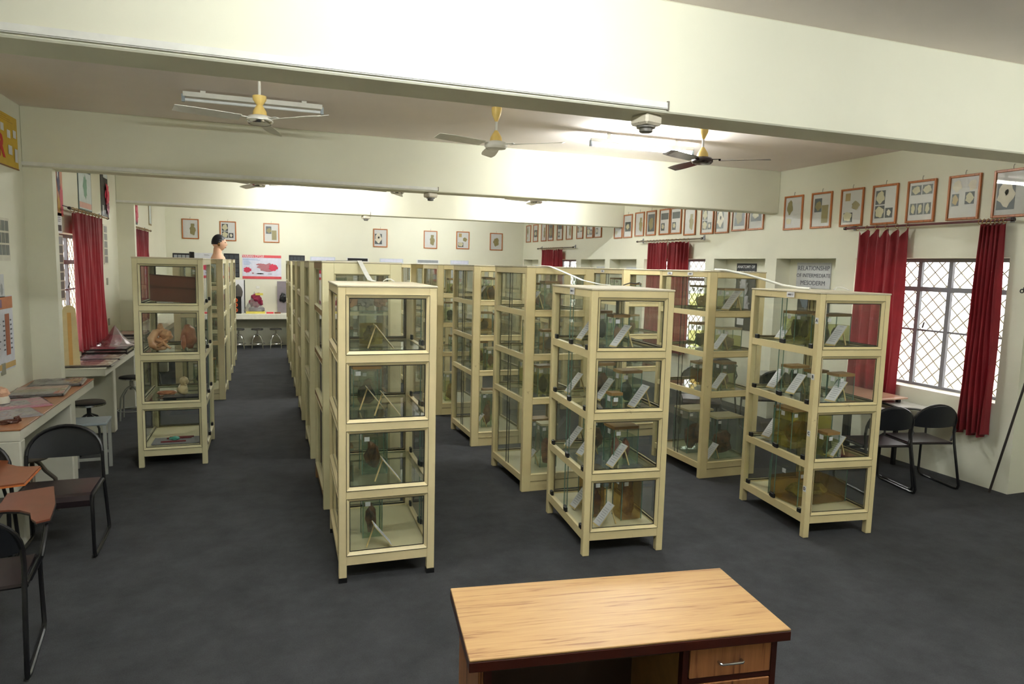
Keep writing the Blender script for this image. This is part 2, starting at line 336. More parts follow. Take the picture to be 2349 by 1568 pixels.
tube_lamp(.3, 4.05, 3.33, lit=True, label='unseen dim fill tube added on the far side of the nearest beam', em=EM_FILL)  # added out of view to brighten the left of this bay
tube_lamp(.9, 1.6, 3.33, lit=True, label='lit fluorescent tube over the near end, left of the desk')
tube_lamp(4.6, .6, 3.33, lit=True, label='lit fluorescent tube over the near end, right of the desk')
tube_lamp(.9, 10.9, 3.33, lit=True, label='lit fluorescent tube in third bay above the aisle')
tube_lamp(4.6, 10.9, 3.33, lit=True, label='lit fluorescent tube in third bay near the windows')
tube_lamp(.4, 15.4, 3.33, lit=True, label='lit fluorescent tube in last bay above the aisle')
tube_lamp(4.0, 15.4, 3.33, lit=True, label='lit fluorescent tube in last bay near the windows')
# ------------------------------------------------------------------ ceiling fans
def fan(x, y, zh, body, neck, label, ang, kind='white'):
    t = thing('ceiling_fan', label, 'fan', (x, y, ZC), 0, 'ceiling fans'); d = zh-ZC
    g = MB(); g.tube([(0, 0, 0), (0, 0, d+.03)], .011, 10); g.build('down_rod', FANW, t, smooth=True)
    g = MB()
    if kind == 'white' : g.lathe([(.042, -.16+.04), (.045, -.125+.04), (.04, -.10+.04), (.012, -.095+.04)][::-1] if False else [(.012, -.19), (.03, -.17), (.05, -.14), (.052, -.11), (.012, -.105)], n=18)
    else: g.lathe([(.012, -.12), (.022, -.10), (.04, -.06), (.045, -.02), (.045, 0)], n=18)
    g.build('canopy', neck, t, smooth=True)
    g = MB(); g.lathe([(.055, d+.028), (.05, d+.06), (.03, d+.095), (.013, d+.12)], n=18); g.build('motor_cover', neck, t, smooth=True)
    g = MB(); g.lathe([(.001, d-.044), (.03, d-.042), (.075, d-.036), (.10, d-.018), (.10, d+.002), (.085, d+.02), (.05, d+.03)], n=24); g.build('motor', body, t, smooth=True)
    g = MB(); g.lathe([(.085, d-.0365), (.101, d-.019), (.1015, d-.012), (.086, d-.02)], n=24, cap=False); g.build('rim', CHROME if kind == 'white' else body, t, smooth=True)
    for k in range(3):
        a = ang+k*2*PI/3
        h = MB(); h.box(.09, .17, -.02, .02, d+.0, d+.006)
        # blade, slightly pitched
        x0, x1 = .15, .62; n = 6; vs = []; wv = [.052, .056, .060, .062, .064, .06, .045]
        for i in range(n+1):
            xx = x0+(x1-x0)*i/n; ww = wv[i]
            for (yy, zz) in ((-ww, -.008-.012), (ww, -.008+.012), (ww, -.004+.012), (-ww, -.004-.012)): vs.append((xx, yy, d+zz))
        fs = [(0, 1, 2, 3), (n*4+3, n*4+2, n*4+1, n*4)]
        for i in range(n):
            for j in range(4): fs.append((i*4+j, i*4+(j+1) % 4, (i+1)*4+(j+1) % 4, (i+1)*4+j))
        h.add(vs, fs); o = h.build('blade', body if kind != 'white' else FANW, t); o.rotation_euler = (0, 0, a)
fan(-.02, 5.84, 3.145, FANW, FANY, 'white fan with yellow neck in front of unlit tube', math.radians(-42))
fan(1.93, 5.86, 3.115, FANW, FANY, 'white fan with yellow canopy between the unlit and lit tubes', math.radians(-40), 'cone')
fan(3.98, 5.72, 3.115, FANBR, FANY, 'dark brown fan with yellow canopy right of the lit tube', math.radians(-35), 'cone')
fan(-.07, 10.1, 3.085, FANW, FANY, 'white fan seen below second beam, leftmost of three there', math.radians(-10))
fan(1.81, 10.0, 3.09, FANW, FANW, 'white fan seen below second beam, middle of three there', math.radians(-43))
fan(4.05, 10.2, 3.09, FANW, FANW, 'white fan seen below second beam, rightmost of three there', math.radians(-40))
# ------------------------------------------------------------------ cabinets
def glazing(t, plane, u0, u1, z0, z1, c, out, bead=.018, gas=True):
    """framed pane on a plane: plane 'y' spans x, plane 'x' spans y; c = outer face coordinate; out = +1/-1 outward"""
    def P(u, z, d): return (u, c-out*d, z) if plane == 'y' else (c-out*d, u, z)
    g = MB(); b = bead; A = [(u0, z0), (u1, z0), (u1, z1), (u0, z1)]; B = [(u0+b, z0+b), (u1-b, z0+b), (u1-b, z1-b), (u0+b, z1-b)]
    for i in range(4):
        j = (i+1) % 4
        g.quad(P(*A[i], -.003), P(*A[j], -.003), P(*B[j], .012), P(*B[i], .012)); g.quad(P(*B[i], .012), P(*B[j], .012), P(*B[j], .03), P(*B[i], .03))
        g.quad(P(*A[i], -.003), P(*A[j], -.003), P(*A[j], .03), P(*A[i], .03))
    g.build('glazing_bead', t['_cream'], t['_root'])
    if gas:
        g = MB(); k = .006; C = [(u0+b+k, z0+b+k), (u1-b-k, z0+b+k), (u1-b-k, z1-b-k), (u0+b+k, z1-b-k)]
        for i in range(4):
            j = (i+1) % 4; g.quad(P(*B[i], .018), P(*B[j], .018), P(*C[j], .018), P(*C[i], .018))
        s_ = .0028; O = [(u0-s_, z0-s_), (u1+s_, z0-s_), (u1+s_, z1+s_), (u0-s_, z1+s_)]
        for i in range(4):
            j = (i+1) % 4; g.quad(P(*O[i], -.0031), P(*O[j], -.0031), P(*A[j], -.0031), P(*A[i], -.0031))
        g.build('gasket', GAP, t['_root'])
    g = MB(); g.quad(P(u0+b, z0+b, .02), P(u1-b, z0+b, .02), P(u1-b, z1-b, .02), P(u0+b, z1-b, .02)); g.build('glass_pane', t['_glass'], t['_root'])
def sliding(t, y0, y1, z0, z1, c, out):
    ym = (y0+y1)/2
    for k, (a, b, d) in enumerate([(y0, ym+.025, .012), (ym-.025, y1, .02)]):
        x = c-out*d; g = MB(); g.quad((x, a, z0), (x, b, z0), (x, b, z1), (x, a, z1)); o = g.build('sliding_door', t['_glass'], t['_root'])
        e = MB(); yy = b if k == 0 else a; e.box(x-.0025, x+.0025, yy-.0025, yy+.0025, z0+.001, z1-.001); e.build('door_edge', EDGEG if t['_kind'] == 'short' else GAP, o)
        if t['_kind'] == 'short':
            for yy in (a+.03, b-.05):
                e = MB(); e.rbox(min(x-.007*out, x+.013*out), max(x-.007*out, x+.013*out), yy-.023, yy+.023, z0, z0+.036, .003); e.build('door_stop', BLK, o)
def cabinet(kind, Wd, D, H, zr, doors, cream, single=False, shoe=False, plinth=True, sidem=None):
    root = thing('display_cabinet', 'cabinet', 'cabinet', (0, 0, 0), 0, 'glass display cabinets')
    t = {'_root': root, '_cream': cream, '_glass': GLASSM if kind == 'short' else GLASSD, '_kind': kind}
    px = .05 if kind == 'short' else .085; py = .05; h = .055 if kind == 'short' else .05
    x0, x1, y0, y1 = -Wd/2, Wd/2, -D/2, D/2; sm = sidem or cream
    ztop = H-.014
    for sx in (-1, 1):
        for sy in (-1, 1):
            pw = px if (sy < 0 or kind == 'short') else .055
            a, b = (x0, x0+pw) if sx < 0 else (x1-pw, x1); c, d = (y0, y0+py) if sy < 0 else (y1-py, y1)
            zb = .03 if shoe else 0
            if single and sy < 0: continue
            g = MB(); g.rbox(a, b, c, d, zb, ztop, .004); o = g.build('post', cream if sy < 0 else sm, root)
            if shoe: g = MB(); g.box(a-.002, b+.002, c-.002, d+.002, 0, .03); g.build('shoe', BLK, o)
    if single:
        g = MB(); g.rbox(x0, x0+.095, y0, y0+py, 0, ztop, .004); g.build('post', cream, root)
        g = MB(); g.rbox(x1-.095, x1, y0, y0+py, 0, ztop, .004); g.build('post', cream, root)
        g = MB(); g.box(x0+.095, x1-.095, y0+.002, y0+.04, H-.10, ztop); g.build('front_rail', cream, root)
        g = MB(); g.box(x0+.095, x1-.095, y0+.002, y0+.04, .09, .16); g.build('front_rail', cream, root)
        glazing(t, 'y', x0+.095, x1-.095, .16, H-.10, y0, -1, .012, False)
    for i, z in enumerate(zr):
        hh = h if i not in (0,) else h+.01
        zt = min(z+hh/2, ztop); zb = z-hh/2
        if not single: g = MB(); g.box(x0+px, x1-px, y0+.002, y0+.04, zb, zt); g.build('front_rail', cream, root)
        pb = px if kind == 'short' else .055
        g = MB(); g.box(x0+pb, x1-pb, y1-.04, y1-.002, zb, zt); g.build('back_rail', cream, root)
        for s_, xx in ((-1, x0), (1, x1)):
            g = MB(); a, b = (xx+.002, xx+.034) if s_ < 0 else (xx-.034, xx-.002); g.box(a, b, y0+py, y1-py, zb, zt); g.build('side_rail', sm, root)
    for i in range(len(zr)-1):
        za = zr[i]+h/2+(.005 if i == 0 else 0); zb = zr[i+1]-h/2
        if not single: glazing(t, 'y', x0+px, x1-px, za, zb, y0, -1, .018 if kind == 'short' else .008, kind == 'short')
        pb = px if kind == 'short' else .055
        glazing(t, 'y', x0+pb, x1-pb, za, zb, y1, 1, .012, kind == 'short')
        for s_, xx in ((-1, x0), (1, x1)):
            if s_ == doors: sliding(t, y0+py, y1-py, za, zb, xx, s_)
            else: glazing(t, 'x', y0+py, y1-py, za, zb, xx, s_, .014, kind == 'short')
    for i in range(len(zr)-1):
        z = zr[i]+h/2
        if i == 0:
            g = MB(); g.box(x0+.036, x1-.036, y0+.052, y1-.045, z-.018, z-.003); g.build('bottom_board', CREAM3, root)
        elif kind == 'short' or True:
            g = MB(); zz = z-.004
            g.quad((x0+.036, y0+.045, zz), (x1-.036, y0+.045, zz), (x1-.036, y1-.045, zz), (x0+.036, y1-.045, zz)); o = g.build('glass_shelf', GLSHELF, root)
            e = MB(); e.box(x0+.036, x1-.036, y0+.043, y0+.046, zz-.005, zz); e.box(x0+.036, x1-.036, y1-.046, y1-.043, zz-.005, zz); e.build('shelf_edge', EDGEG, o)
            if single: e = MB(); e.box(x0+.05, x1-.05, y0+.05, y0+.075, zz-.04, zz-.006); e.build('shelf_lip', cream, o)
    g = MB(); g.rbox(x0-.004, x1+.004, y0-.004, y1+.004, ztop, H, .004); g.build('top_panel', TOPM, root)
    if kind == 'tall' and plinth:
        g = MB(); g.box(x0+.086 if not single else x0+.096, x1-.086 if not single else x1-.096, y0+.008, y0+.04, 0, .088); g.build('plinth', cream, root)
    return root
ZS = [.147, .58, 1.02, 1.455, 1.88]; ZT = [.125, .84, 1.24, 1.637, 2.02]; ZA = [.145, .61, 1.09, 1.57, 2.02]
CABS = []
def put(root, x0, y0, Wd, D, label, rz=0):
    root.location = (x0+Wd/2, y0+D/2, 0); root.rotation_euler = (0, 0, rz); root['label'] = label; return root
WS, DS = .62, .92
M_ = put(cabinet('short', WS, DS, 1.915, ZS, 1, CREAM, shoe=True), .43, 4.295, WS, DS, 'cream four-shelf glass cabinet on black shoes, nearest beside the centre aisle', math.radians(-1.5))
C1 = put(cabinet('short', WS, DS, 1.915, ZS, -1, CREAM2), 2.155, 4.19, WS, DS, 'cream four-shelf cabinet at front middle, with a paper tag on its top rail', math.radians(-6))
D1 = put(copy_tree(C1), 3.975, 4.0, WS, DS, 'cream four-shelf cabinet lettered A to D, front of window row', math.radians(-7))
A1 = put(cabinet('short', .62, 1.05, 2.06, ZA, 1, CREAM3), -1.19, 7.35, .62, 1.05, 'cream four-shelf cabinet holding foetus models, front of left row')
WT, DT = .66, .90
tallL = cabinet('tall', WT, DT, 2.06, ZT, -1, CREAM2); freeze(tallL)
tallP = cabinet('tall', WT, DT, 2.06, ZT, 1, CREAM3); freeze(tallP)
B2 = put(cabinet('tall', .64, DT+.05, 2.06, ZT, 1, CREAM3, single=True, sidem=BROWNW), .43, 5.71, .64, DT, 'wide-framed cream cabinet directly behind the nearest centre cabinet')
ORD = ['', 'first', 'second', 'third', 'fourth', 'fifth', 'sixth', 'seventh']
rows = [('middle row', tallL, 2.18, [5.66, 7.30, 9.0, 10.8, 12.55, 14.3], True), ('window row', tallL, 4.03, [5.56, 7.25, 8.95, 10.75, 12.5], True),
        ('aisle row', tallP, .42, [7.25, 9.10, 10.8, 12.6, 14.4], False), ('left row', tallP, -1.23, [10.75, 12.45, 14.2], True)]
CAB = {('window row', 1): D1, ('middle row', 1): C1, ('aisle row', 1): M_, ('left row', 1): A1, ('aisle row', 2): B2}
first = {tallL: True, tallP: True}
for rn, tpl, x, ysl, two in rows:
    for k, y in enumerate(ysl):
        idx = k+2 if rn != 'aisle row' else k+3
        c = copy_tree(tpl)
        lab = 'tall cream glass cabinet, %s from the front in the %s' % (ORD[idx], rn)
        put(c, x, y, WT, DT, lab); CAB[(rn, idx)] = c
for tp in (tallL, tallP):
    for x in [tp]+kids(tp)+[z for q in kids(tp) for z in kids(q)]: bpy.data.objects.remove(x)
KIDS.clear()
# paper tags and letters on the cabinets
def paper_tag(parent, txt, loc, rot, w=.055, h=.045, size=.02, m=INK):
    g = MB(); g.box(-w/2, w/2, -h/2, h/2, 0, .0015); o = g.build('paper_tag', WHITE, parent); o.location = loc; o.rotation_euler = rot
    textmesh(txt, size, m, 'lettering', o, (0, 0, .002), bold=.0006)
rot_l = (PI/2, 0, -PI/2)
for k, ch in enumerate('ABCD'):
    paper_tag(D1, ch, (-WS/2-.001, -DS/2+.022, [1.70, 1.27, .83, .39][k]), rot_l, .034, .045, .034, INKD)
paper_tag(D1, 'SHELF  7', (-WS/2-.004, -.10, 1.882), rot_l, .10, .042, .018)
paper_tag(C1, 'SHELF  2', (-WS/2-.004, -.05, 1.882), rot_l, .10, .05, .018)
for (rn, k, yy) in [('window row', 2, .25), ('window row', 2, -.12), ('window row', 3, .1)]:
    paper_tag(CAB[(rn, k)], 'SHELF', (-WT/2-.002, yy, 2.022), rot_l, .09, .03, .018)
# ------------------------------------------------------------------ specimen jars, card stands
JCOL = {0: 'olive', 1: 'pale green', 2: 'amber', 3: 'deep yellow', 4: 'clear'}
ji = [0]
def jar(x, y, z, w, d, h, fl, sp, label, level=.72, lid='brown', tagp=True, shape='tall', side=-1, round_=False):
    ji[0] += 1; s = ji[0]
    t = thing('specimen_jar', label, 'jar', (x, y, z), 0, 'specimen jars in the glass cabinets')
    g = MB()
    if round_: g.lathe([(w/2-.004, 0), (w/2, .004), (w/2, h)], n=20, cap=False)
    else:
        a, b = w/2, d/2
        g.quad((-a, -b, 0), (a, -b, 0), (a, -b, h), (-a, -b, h)); g.quad((-a, b, 0), (a, b, 0), (a, b, h), (-a, b, h))
        g.quad((-a, -b, 0), (-a, b, 0), (-a, b, h), (-a, -b, h)); g.quad((a, -b, 0), (a, b, 0), (a, b, h), (a, -b, h)); g.quad((-a, -b, 0), (a, -b, 0), (a, b, 0), (-a, b, 0))
        g.cur = 1; e = .0025
        for sx in (-a, a):
            for sy in (-b, b): g.box(sx-e, sx+e, sy-e, sy+e, 0, h)
    g.build('tank', [TANKGL, EDGEG], t, smooth=round_)
    if lid == 'brown': g = MB(); g.box(-w/2-.003, w/2+.003, -d/2-.003, d/2+.003, h-.022, h); g.build('lid', LIDM, t)
    elif lid == 'cream': g = MB(); g.box(-w/2-.003, w/2+.003, -d/2-.003, d/2+.003, h-.02, h); g.build('lid', LIDW, t)
    elif round_: g = MB(); g.lathe([(w/2+.002, h-.004), (w/2+.002, h+.004)], n=20); g.build('lid', TANKGL, t)
    g = MB(); hl = (h-.03)*level; a, b = w/2-.004, d/2-.004
    if round_: g.lathe([(a, .004), (a, hl)], n=20)
    else: g.box(-a, a, -b, b, .003, hl)
    g.build('fluid', FL[fl], t)
    g = MB(); r = (w*.30, d*.30, min(hl*.42, h*.4))
    if shape == 'twin':
        g.blob((-w*.22, 0, hl*.5), (w*.15, d*.22, hl*.42), s, .2); g.blob((w*.22, 0, hl*.48), (w*.15, d*.22, hl*.40), s+3, .2)
    elif shape == 'low': g.blob((-w*.15, 0, hl*.42), (w*.22, d*.32, hl*.36), s, .35); g.blob((w*.2, .02, hl*.36), (w*.2, d*.3, hl*.30), s+5, .35)
    else: g.blob((0, 0, hl*.5), r, s, .4)
    g.build('specimen', SP[sp], t, smooth=True)
    if tagp:
        g = MB(); g.box(side*(w/2+.001), side*(w/2+.003), -.02, .02, h-.065, h-.03); g.build('number_tag', WHITE, t)
        g = MB(); g.box(-w/2+.015, -w/2+.05, -d/2-.004, -d/2-.002, h-.065, h-.035); g.build('number_tag', WHITE, t)
    return t
def card_template():
    t = thing('card_stand', 'card', 'card', (0, 0, 0), 0, 'label cards on wooden stands')
    # card leans back from -x foot up towards +x
    L_ = .20; a = math.radians(38); dx, dz = math.sin(a), math.cos(a); w = .05
    g = MB(); n = Vector((-dz, 0, dx))*.003; p0 = Vector((-.06, 0, .004)); p1 = p0+Vector((dx, 0, dz))*L_
    def sl(p0, p1, w, th, off): 
        o = n*(off/.003); q = n*(th/.003); vs = []
        for p in (p0, p1):
            for yy in (-w, w):
                vs += [tuple(p+o+Vector((0, yy, 0))), tuple(p+o+q+Vector((0, yy, 0)))]
        return vs, [(0, 2, 3, 1), (4, 5, 7, 6), (0, 1, 5, 4), (2, 6, 7, 3), (0, 4, 6, 2), (1, 3, 7, 5)]
    g.add(*sl(p0, p1, w, .004, 0)); g.build('backing_board', STICK, t)
    g = MB(); q0 = p0+Vector((dx, 0, dz))*.012; g.add(*sl(q0, p1, w-.002, .0015, .0045)); o = g.build('card', WHITE, t)
    g = MB()
    for k in range(9):
        c = p0+Vector((dx, 0, dz))*(.185-.018*k); hw = .034 if k else .02
        if k in (1,): continue
        g.add(*sl(c-Vector((dx, 0, dz))*.0022, c+Vector((dx, 0, dz))*.0022, hw*(1-.15*((k*7) % 3)/2), .0005, .0062))
    g.build('printed_line', mat('faint_print', (168, 170, 180), .7), o)
    g = MB(); top = p0+Vector((dx, 0, dz))*.185; g.tube([tuple(top), (top.x+.05, 0, .004)], .006, 4); g.build('prop', STICK, t)
    return t
CT = card_template(); freeze(CT); first_card = [True]
def card(x, y, z, label, rz=0, sc=1):
    o = CT if first_card[0] else copy_tree(CT); first_card[0] = False
    o.location = (x, y, z); o.rotation_euler = (0, 0, rz); o['label'] = label; o.scale = (sc, sc, sc); return o
SN = ['top', 'second', 'third', 'bottom']
zs4 = [ZS[3]+.0285, ZS[2]+.0285, ZS[1]+.0285, ZS[0]+.031]
# front middle cabinet (C1)
cn = 'of the front middle cabinet'
for (s, x, y, w, d, h, fl, sp, dsc, kw) in [
    (0, 2.47, 4.50, .13, .10, .235, 1, 0, 'slim green jar with brown strip lid, front', {}), (0, 2.56, 4.93, .12, .10, .235, 1, 1, 'slim green jar with brown lid, rear', {}),
    (1, 2.50, 4.80, .17, .14, .27, 1, 0, 'tall green jar with dark brown specimen, rear', {}), (1, 2.58, 4.52, .17, .13, .25, 1, 1, 'squarish green jar behind the large card', {}),
    (1, 2.37, 4.33, .085, .08, .12, 1, 2, 'small pale jar with orange lid', {}), (2, 2.48, 4.80, .17, .14, .28, 1, 0, 'tall green jar, rear', {}),
    (2, 2.50, 4.44, .20, .16, .29, 1, 3, 'large green jar with two reddish specimens', {'shape': 'twin'}), (3, 2.42, 4.74, .16, .13, .31, 2, 0, 'dark amber jar, rear', {}),
    (3, 2.57, 4.43, .17, .14, .33, 2, 2, 'broad amber jar with streaked brown specimen', {'level': .95}), (3, 2.36, 4.52, .11, .10, .30, 2, 0, 'slim brown jar beside the card', {})]:
    jar(x, y, zs4[s], w, d, h, fl, sp, '%s, %s shelf %s' % (dsc, SN[s], cn), level=kw.get('level', .8), shape=kw.get('shape', 'tall'))
for (s, x, y, dsc) in [(0, 2.42, 4.37, 'front'), (0, 2.38, 4.86, 'rear'), (1, 2.32, 4.92, 'rear'), (1, 2.55, 4.30, 'front right'), (1, 2.44, 4.62, 'middle'), (2, 2.33, 4.91, 'rear'), (2, 2.32, 4.66, 'middle'), (2, 2.41, 4.33, 'front'), (3, 2.30, 4.70, 'rear'), (3, 2.31, 4.31, 'front')]:
    card(x, y, zs4[s], 'white text card on slanted stand, %s of %s shelf, front middle cabinet' % (dsc, SN[s]))
# lettered cabinet (D1)
cn = 'lettered cabinet'
for (s, x, y, w, d, h, fl, sp, dsc, kw) in [
    (0, 4.32, 4.66, .24, .14, .25, 0, 1, 'wide olive jar with two dark specimens, rear', {'shape': 'twin', 'level': .9}), (0, 4.38, 4.38, .26, .15, .25, 0, 1, 'wide olive jar with dark specimen, behind front card', {'shape': 'twin', 'level': .7}),
    (1, 4.30, 4.66, .18, .13, .22, 4, 1, 'clear jar with round dark specimen, rear', {'level': .95}), (1, 4.32, 4.44, .14, .12, .21, 4, 1, 'clear jar with dark specimen, middle', {'level': .95}),
    (1, 4.34, 4.20, .16, .12, .22, 4, 1, 'clear jar with dark specimen, behind front card', {'level': .95}), (2, 4.27, 4.50, .42, .22, .33, 3, 0, 'very wide deep yellow tank with brown specimens', {'shape': 'low', 'level': .93}),
    (2, 4.22, 4.17, .12, .12, .20, 0, 1, 'small dark jar behind front card', {})]:
    jar(x, y, zs4[s], w, d, h, fl, sp, '%s, %s shelf of %s' % (dsc, SN[s], cn), level=kw.get('level', .8), shape=kw.get('shape', 'tall'))
jar(4.27, 4.40, zs4[3], .50, .34, .30, 2, 4, 'large low tank half full, bottom shelf of lettered cabinet', level=.62, shape='low', lid='none')
for (s, x, y, dsc) in [(0, 4.28, 4.22, 'front'), (0, 4.21, 4.72, 'rear'), (1, 4.19, 4.76, 'rear'), (1, 4.17, 4.50, 'middle'), (1, 4.24, 4.14, 'front'), (2, 4.18, 4.77, 'rear'), (2, 4.26, 4.13, 'front')]:
    card(x, y, zs4[s], 'white text card on slanted stand, %s of %s shelf, lettered cabinet' % (dsc, SN[s]))
# nearest centre cabinet (M)
cn = 'of the nearest centre cabinet'
jar(.70, 4.86, zs4[0], .17, .17, .22, 3, 1, 'round glass jar with yellow fluid, dark specimen, top shelf '+cn, level=.75, lid='none', tagp=False, round_=True)
jar(.66, 4.84, zs4[1], .19, .16, .29, 1, 1, 'clear tank with brown lid, second shelf '+cn, level=.6)
jar(.69, 4.68, zs4[2], .17, .14, .30, 1, 0, 'tall clear tank with brown specimen, third shelf '+cn, level=.85, lid='none')
jar(.67, 4.62, zs4[3], .13, .11, .29, 1, 0, 'slim tank with brown specimen, bottom shelf '+cn, level=.85)
for (s, x, y, dsc) in [(0, .74, 4.56, 'only stand on top shelf'), (1, .70, 4.66, 'rear stand on second shelf'), (1, .77, 4.46, 'front stand on second shelf'), (2, .77, 4.44, 'only stand on third shelf'), (3, .71, 4.40, 'only stand on bottom shelf')]:
    card(x, y, zs4[s], 'card stand facing away, %s of nearest centre cabinet' % dsc, PI)
# cabinet behind the lettered one
zt4 = [ZT[3]+.027, ZT[2]+.027, ZT[1]+.027, ZT[0]+.031]
cn = 'second cabinet of window row'
for (s, x, y, w, d, h, fl, sp, dsc, kw) in [
    (0, 4.38, 6.18, .20, .15, .24, 0, 2, 'yellow-green jar, rear of', {}), (0, 4.52, 5.88, .24, .12, .22, 0, 1, 'olive jar behind the dark picture stand,', {}),
    (1, 4.32, 6.08, .20, .14, .25, 0, 1, 'olive jar with dark specimen, rear of', {}), (1, 4.46, 5.80, .22, .14, .22, 0, 2, 'pale olive jar, front of', {'lid': 'cream'}),
    (2, 4.33, 6.05, .17, .14, .24, 2, 3, 'jar with red-brown specimen, rear of', {}), (2, 4.44, 5.80, .17, .14, .27, 0, 2, 'olive jar behind the card, front of', {}),
    (3, 4.27, 6.05, .30, .26, .46, 4, 0, 'tall cream-lidded tank with round organ, rear of', {'lid': 'cream'}), (3, 4.44, 5.78, .32, .24, .43, 4, 0, 'tall cream-lidded tank with dark board, front of', {'lid': 'cream'})]:
    jar(x, y, zt4[s], w, d, h, fl, sp, '%s %s shelf, %s' % (dsc, SN[s], cn), lid=kw.get('lid', 'brown'))
for (s, x, y, dsc) in [(1, 4.28, 5.70, 'second'), (2, 4.30, 5.70, 'third'), (3, 4.22, 5.66, 'bottom')]:
    card(x, y, zt4[s], 'white text card, %s shelf of second cabinet in window row' % dsc)
o = card(4.38, 5.68, zt4[0], 'dark framed text stand on top shelf, second cabinet of window row', 0, 1.2)
# jars in the other tall cabinets
for (rn, k), c in sorted(CAB.items(), key=lambda q: (q[0][0], q[0][1])):
    if (rn, k) in (('window row', 1), ('window row', 2), ('middle row', 1), ('aisle row', 1), ('left row', 1)) or k > 5: continue
    if rn == 'left row' and k > 3: continue
    if (rn, k) == ('aisle row', 2): continue
    cx, cy = c.location.x, c.location.y
    for s in range(4):
        for q in ((0, 1) if k < 4 else (0,)):
            w = random.uniform(.13, .2); d = random.uniform(.10, .14); h = random.uniform(.2, .28) if s < 3 else random.uniform(.34, .52)
            fl = random.choice([0, 0, 1, 2, 4]); sp = random.randrange(4)
            jar(cx+random.uniform(-.08, .10), cy+(-.17, .2)[q]+random.uniform(-.04, .04), zt4[s], w, d, h, fl, sp,
                '%s jar, %s of %s shelf, %s cabinet of %s' % (JCOL[fl], 'front' if q == 0 else 'rear', SN[s], ORD[k], rn), lid=random.choice(['brown', 'brown', 'cream']), side=-1)
        if k < 4 and rn != 'aisle row' and s in (0, 3):
            card(cx-.17, cy-.2, zt4[s], 'white text card on %s shelf, %s cabinet of %s' % (SN[s], ORD[k], rn))
ROCK = [mottled('rock_model_brown', (134, 84, 52), (176, 128, 84), 12), mottled('rock_model_grey', (104, 96, 90), (150, 140, 128), 12)]
for k, (dx, r_, hh, m_, d_) in enumerate([(-.20, .07, .06, 0, 'low brown'), (-.07, .08, .10, 0, 'peaked brown'), (.07, .07, .08, 1, 'grey'), (.19, .055, .05, 0, 'small brown')]):
    o_ = thing('lumpy_model', '%s lumpy model on top shelf of wide-framed cabinet behind the nearest one' % d_, 'model', (.75+dx, 5.98, zt4[0]))
    g = MB(); g.blob((0, 0, hh*.95+.01), (r_, r_*.8, hh*.9), 11+k, .35, 3, 2.4); g.build('model_body', ROCK[m_], o_, smooth=True)
for s in (1, 2, 3):
    for q in (0, 1):
        jar(.62+.25*q, 5.95+.25*q, zt4[s], .15, .12, .24+.08*(s == 3), (2, 1)[q], (0, 3)[q], '%s jar on %s shelf of wide-framed cabinet behind the nearest one' % (('amber', 'pale green')[q], SN[s]))
za4 = [ZA[3]+.0285, ZA[2]+.0285, ZA[1]+.0285, ZA[0]+.031]
t = thing('model_board', 'reddish brown board leaning on top shelf of left front cabinet', 'board', (-.88, 7.70, za4[0]+.015))
g = MB(); g.box(-.21, .21, -.006, .006, 0, .29); o = g.build('board', wood('maroon_board', (128, 74, 58), (96, 52, 42), .5, 'x', .3), t); o.rotation_euler = (.42, .06, 0)
def model(name, label, x, y, z, parts, m, cat='model', base=None):
    t = thing(name, label, cat, (x, y, z))
    if base:
        g = MB(); g.rbox(-base[0], base[0], -base[1], base[1], 0, base[2], .003); g.build('base', BLK, t)
    g = MB(); zb = base[2] if base else 0
    for (c, r, s_) in parts: g.blob((c[0], c[1], c[2]+zb), r, s_, .18, 3)
    g.build('model_body', m, t, smooth=True); return t
TAN = mottled('model_tan', (196, 140, 96), (216, 172, 130), 9, .4); TAND = mottled('model_brown', (150, 90, 60), (186, 128, 90), 9, .4); BONE = mottled('model_bone', (206, 186, 140), (222, 206, 168), 9, .4)
t = model('foetus_model', 'tan curled foetus model, left on second shelf of left cabinet', -.99, 7.68, za4[1], [((.035, -.01, .155), (.062, .058, .058), 2), ((-.02, .02, .235), (.028, .03, .04), 3), ((.0, -.01, .10), (.05, .045, .045), 4)], TAN)
g = MB(); g.tube([(.06, 0, .12), (.0, .02, .205), (-.06, .02, .18), (-.095, .01, .12), (-.085, 0, .06), (-.04, -.01, .035), (.02, -.02, .035), (.05, -.02, .05)], [.02, .03, .04, .045, .045, .038, .03, .016], 14); g.build('curled_body', TAN, t, smooth=True)
g = MB(); g.tube([(-.05, -.05, .12), (0, -.065, .095), (.045, -.055, .12)], [.016, .014, .01], 8); g.build('arm', TAN, t, smooth=True)
g = MB(); g.tube([(-.03, -.05, .05), (.02, -.07, .085), (.06, -.05, .04), (.08, -.06, .03)], [.022, .02, .013, .01], 8); g.build('leg', TAN, t, smooth=True)
model('uterus_model', 'upright brown womb model, right on second shelf of left cabinet', -.77, 7.70, za4[1], [((.02, .03, .14), (.075, .07, .12), 5), ((-.02, -.045, .085), (.026, .03, .07), 6)], TAND)
model('foetus_model', 'small bone-coloured foetal skeleton bust on third shelf of left cabinet', -.80, 7.64, za4[2], [((0, 0, .15), (.042, .045, .045), 8), ((-.01, 0, .065), (.05, .04, .055), 9), ((.01, 0, .105), (.02, .02, .02), 1)], BONE, base=(.19, .08, .015))
model('pelvis_model', 'flat reddish pelvis model lying on third shelf of left cabinet', -.98, 7.82, za4[2], [((0, 0, .02), (.10, .06, .022), 3)], TAND)
t = thing('model_tray', 'grey tray with turquoise and red pieces, bottom shelf of left cabinet', 'tray', (-.88, 7.66, za4[3]))
g = MB(); g.box(-.22, .22, -.13, .13, 0, .012); g.build('tray_board', mat('tray_grey', (128, 128, 130), .5), t)
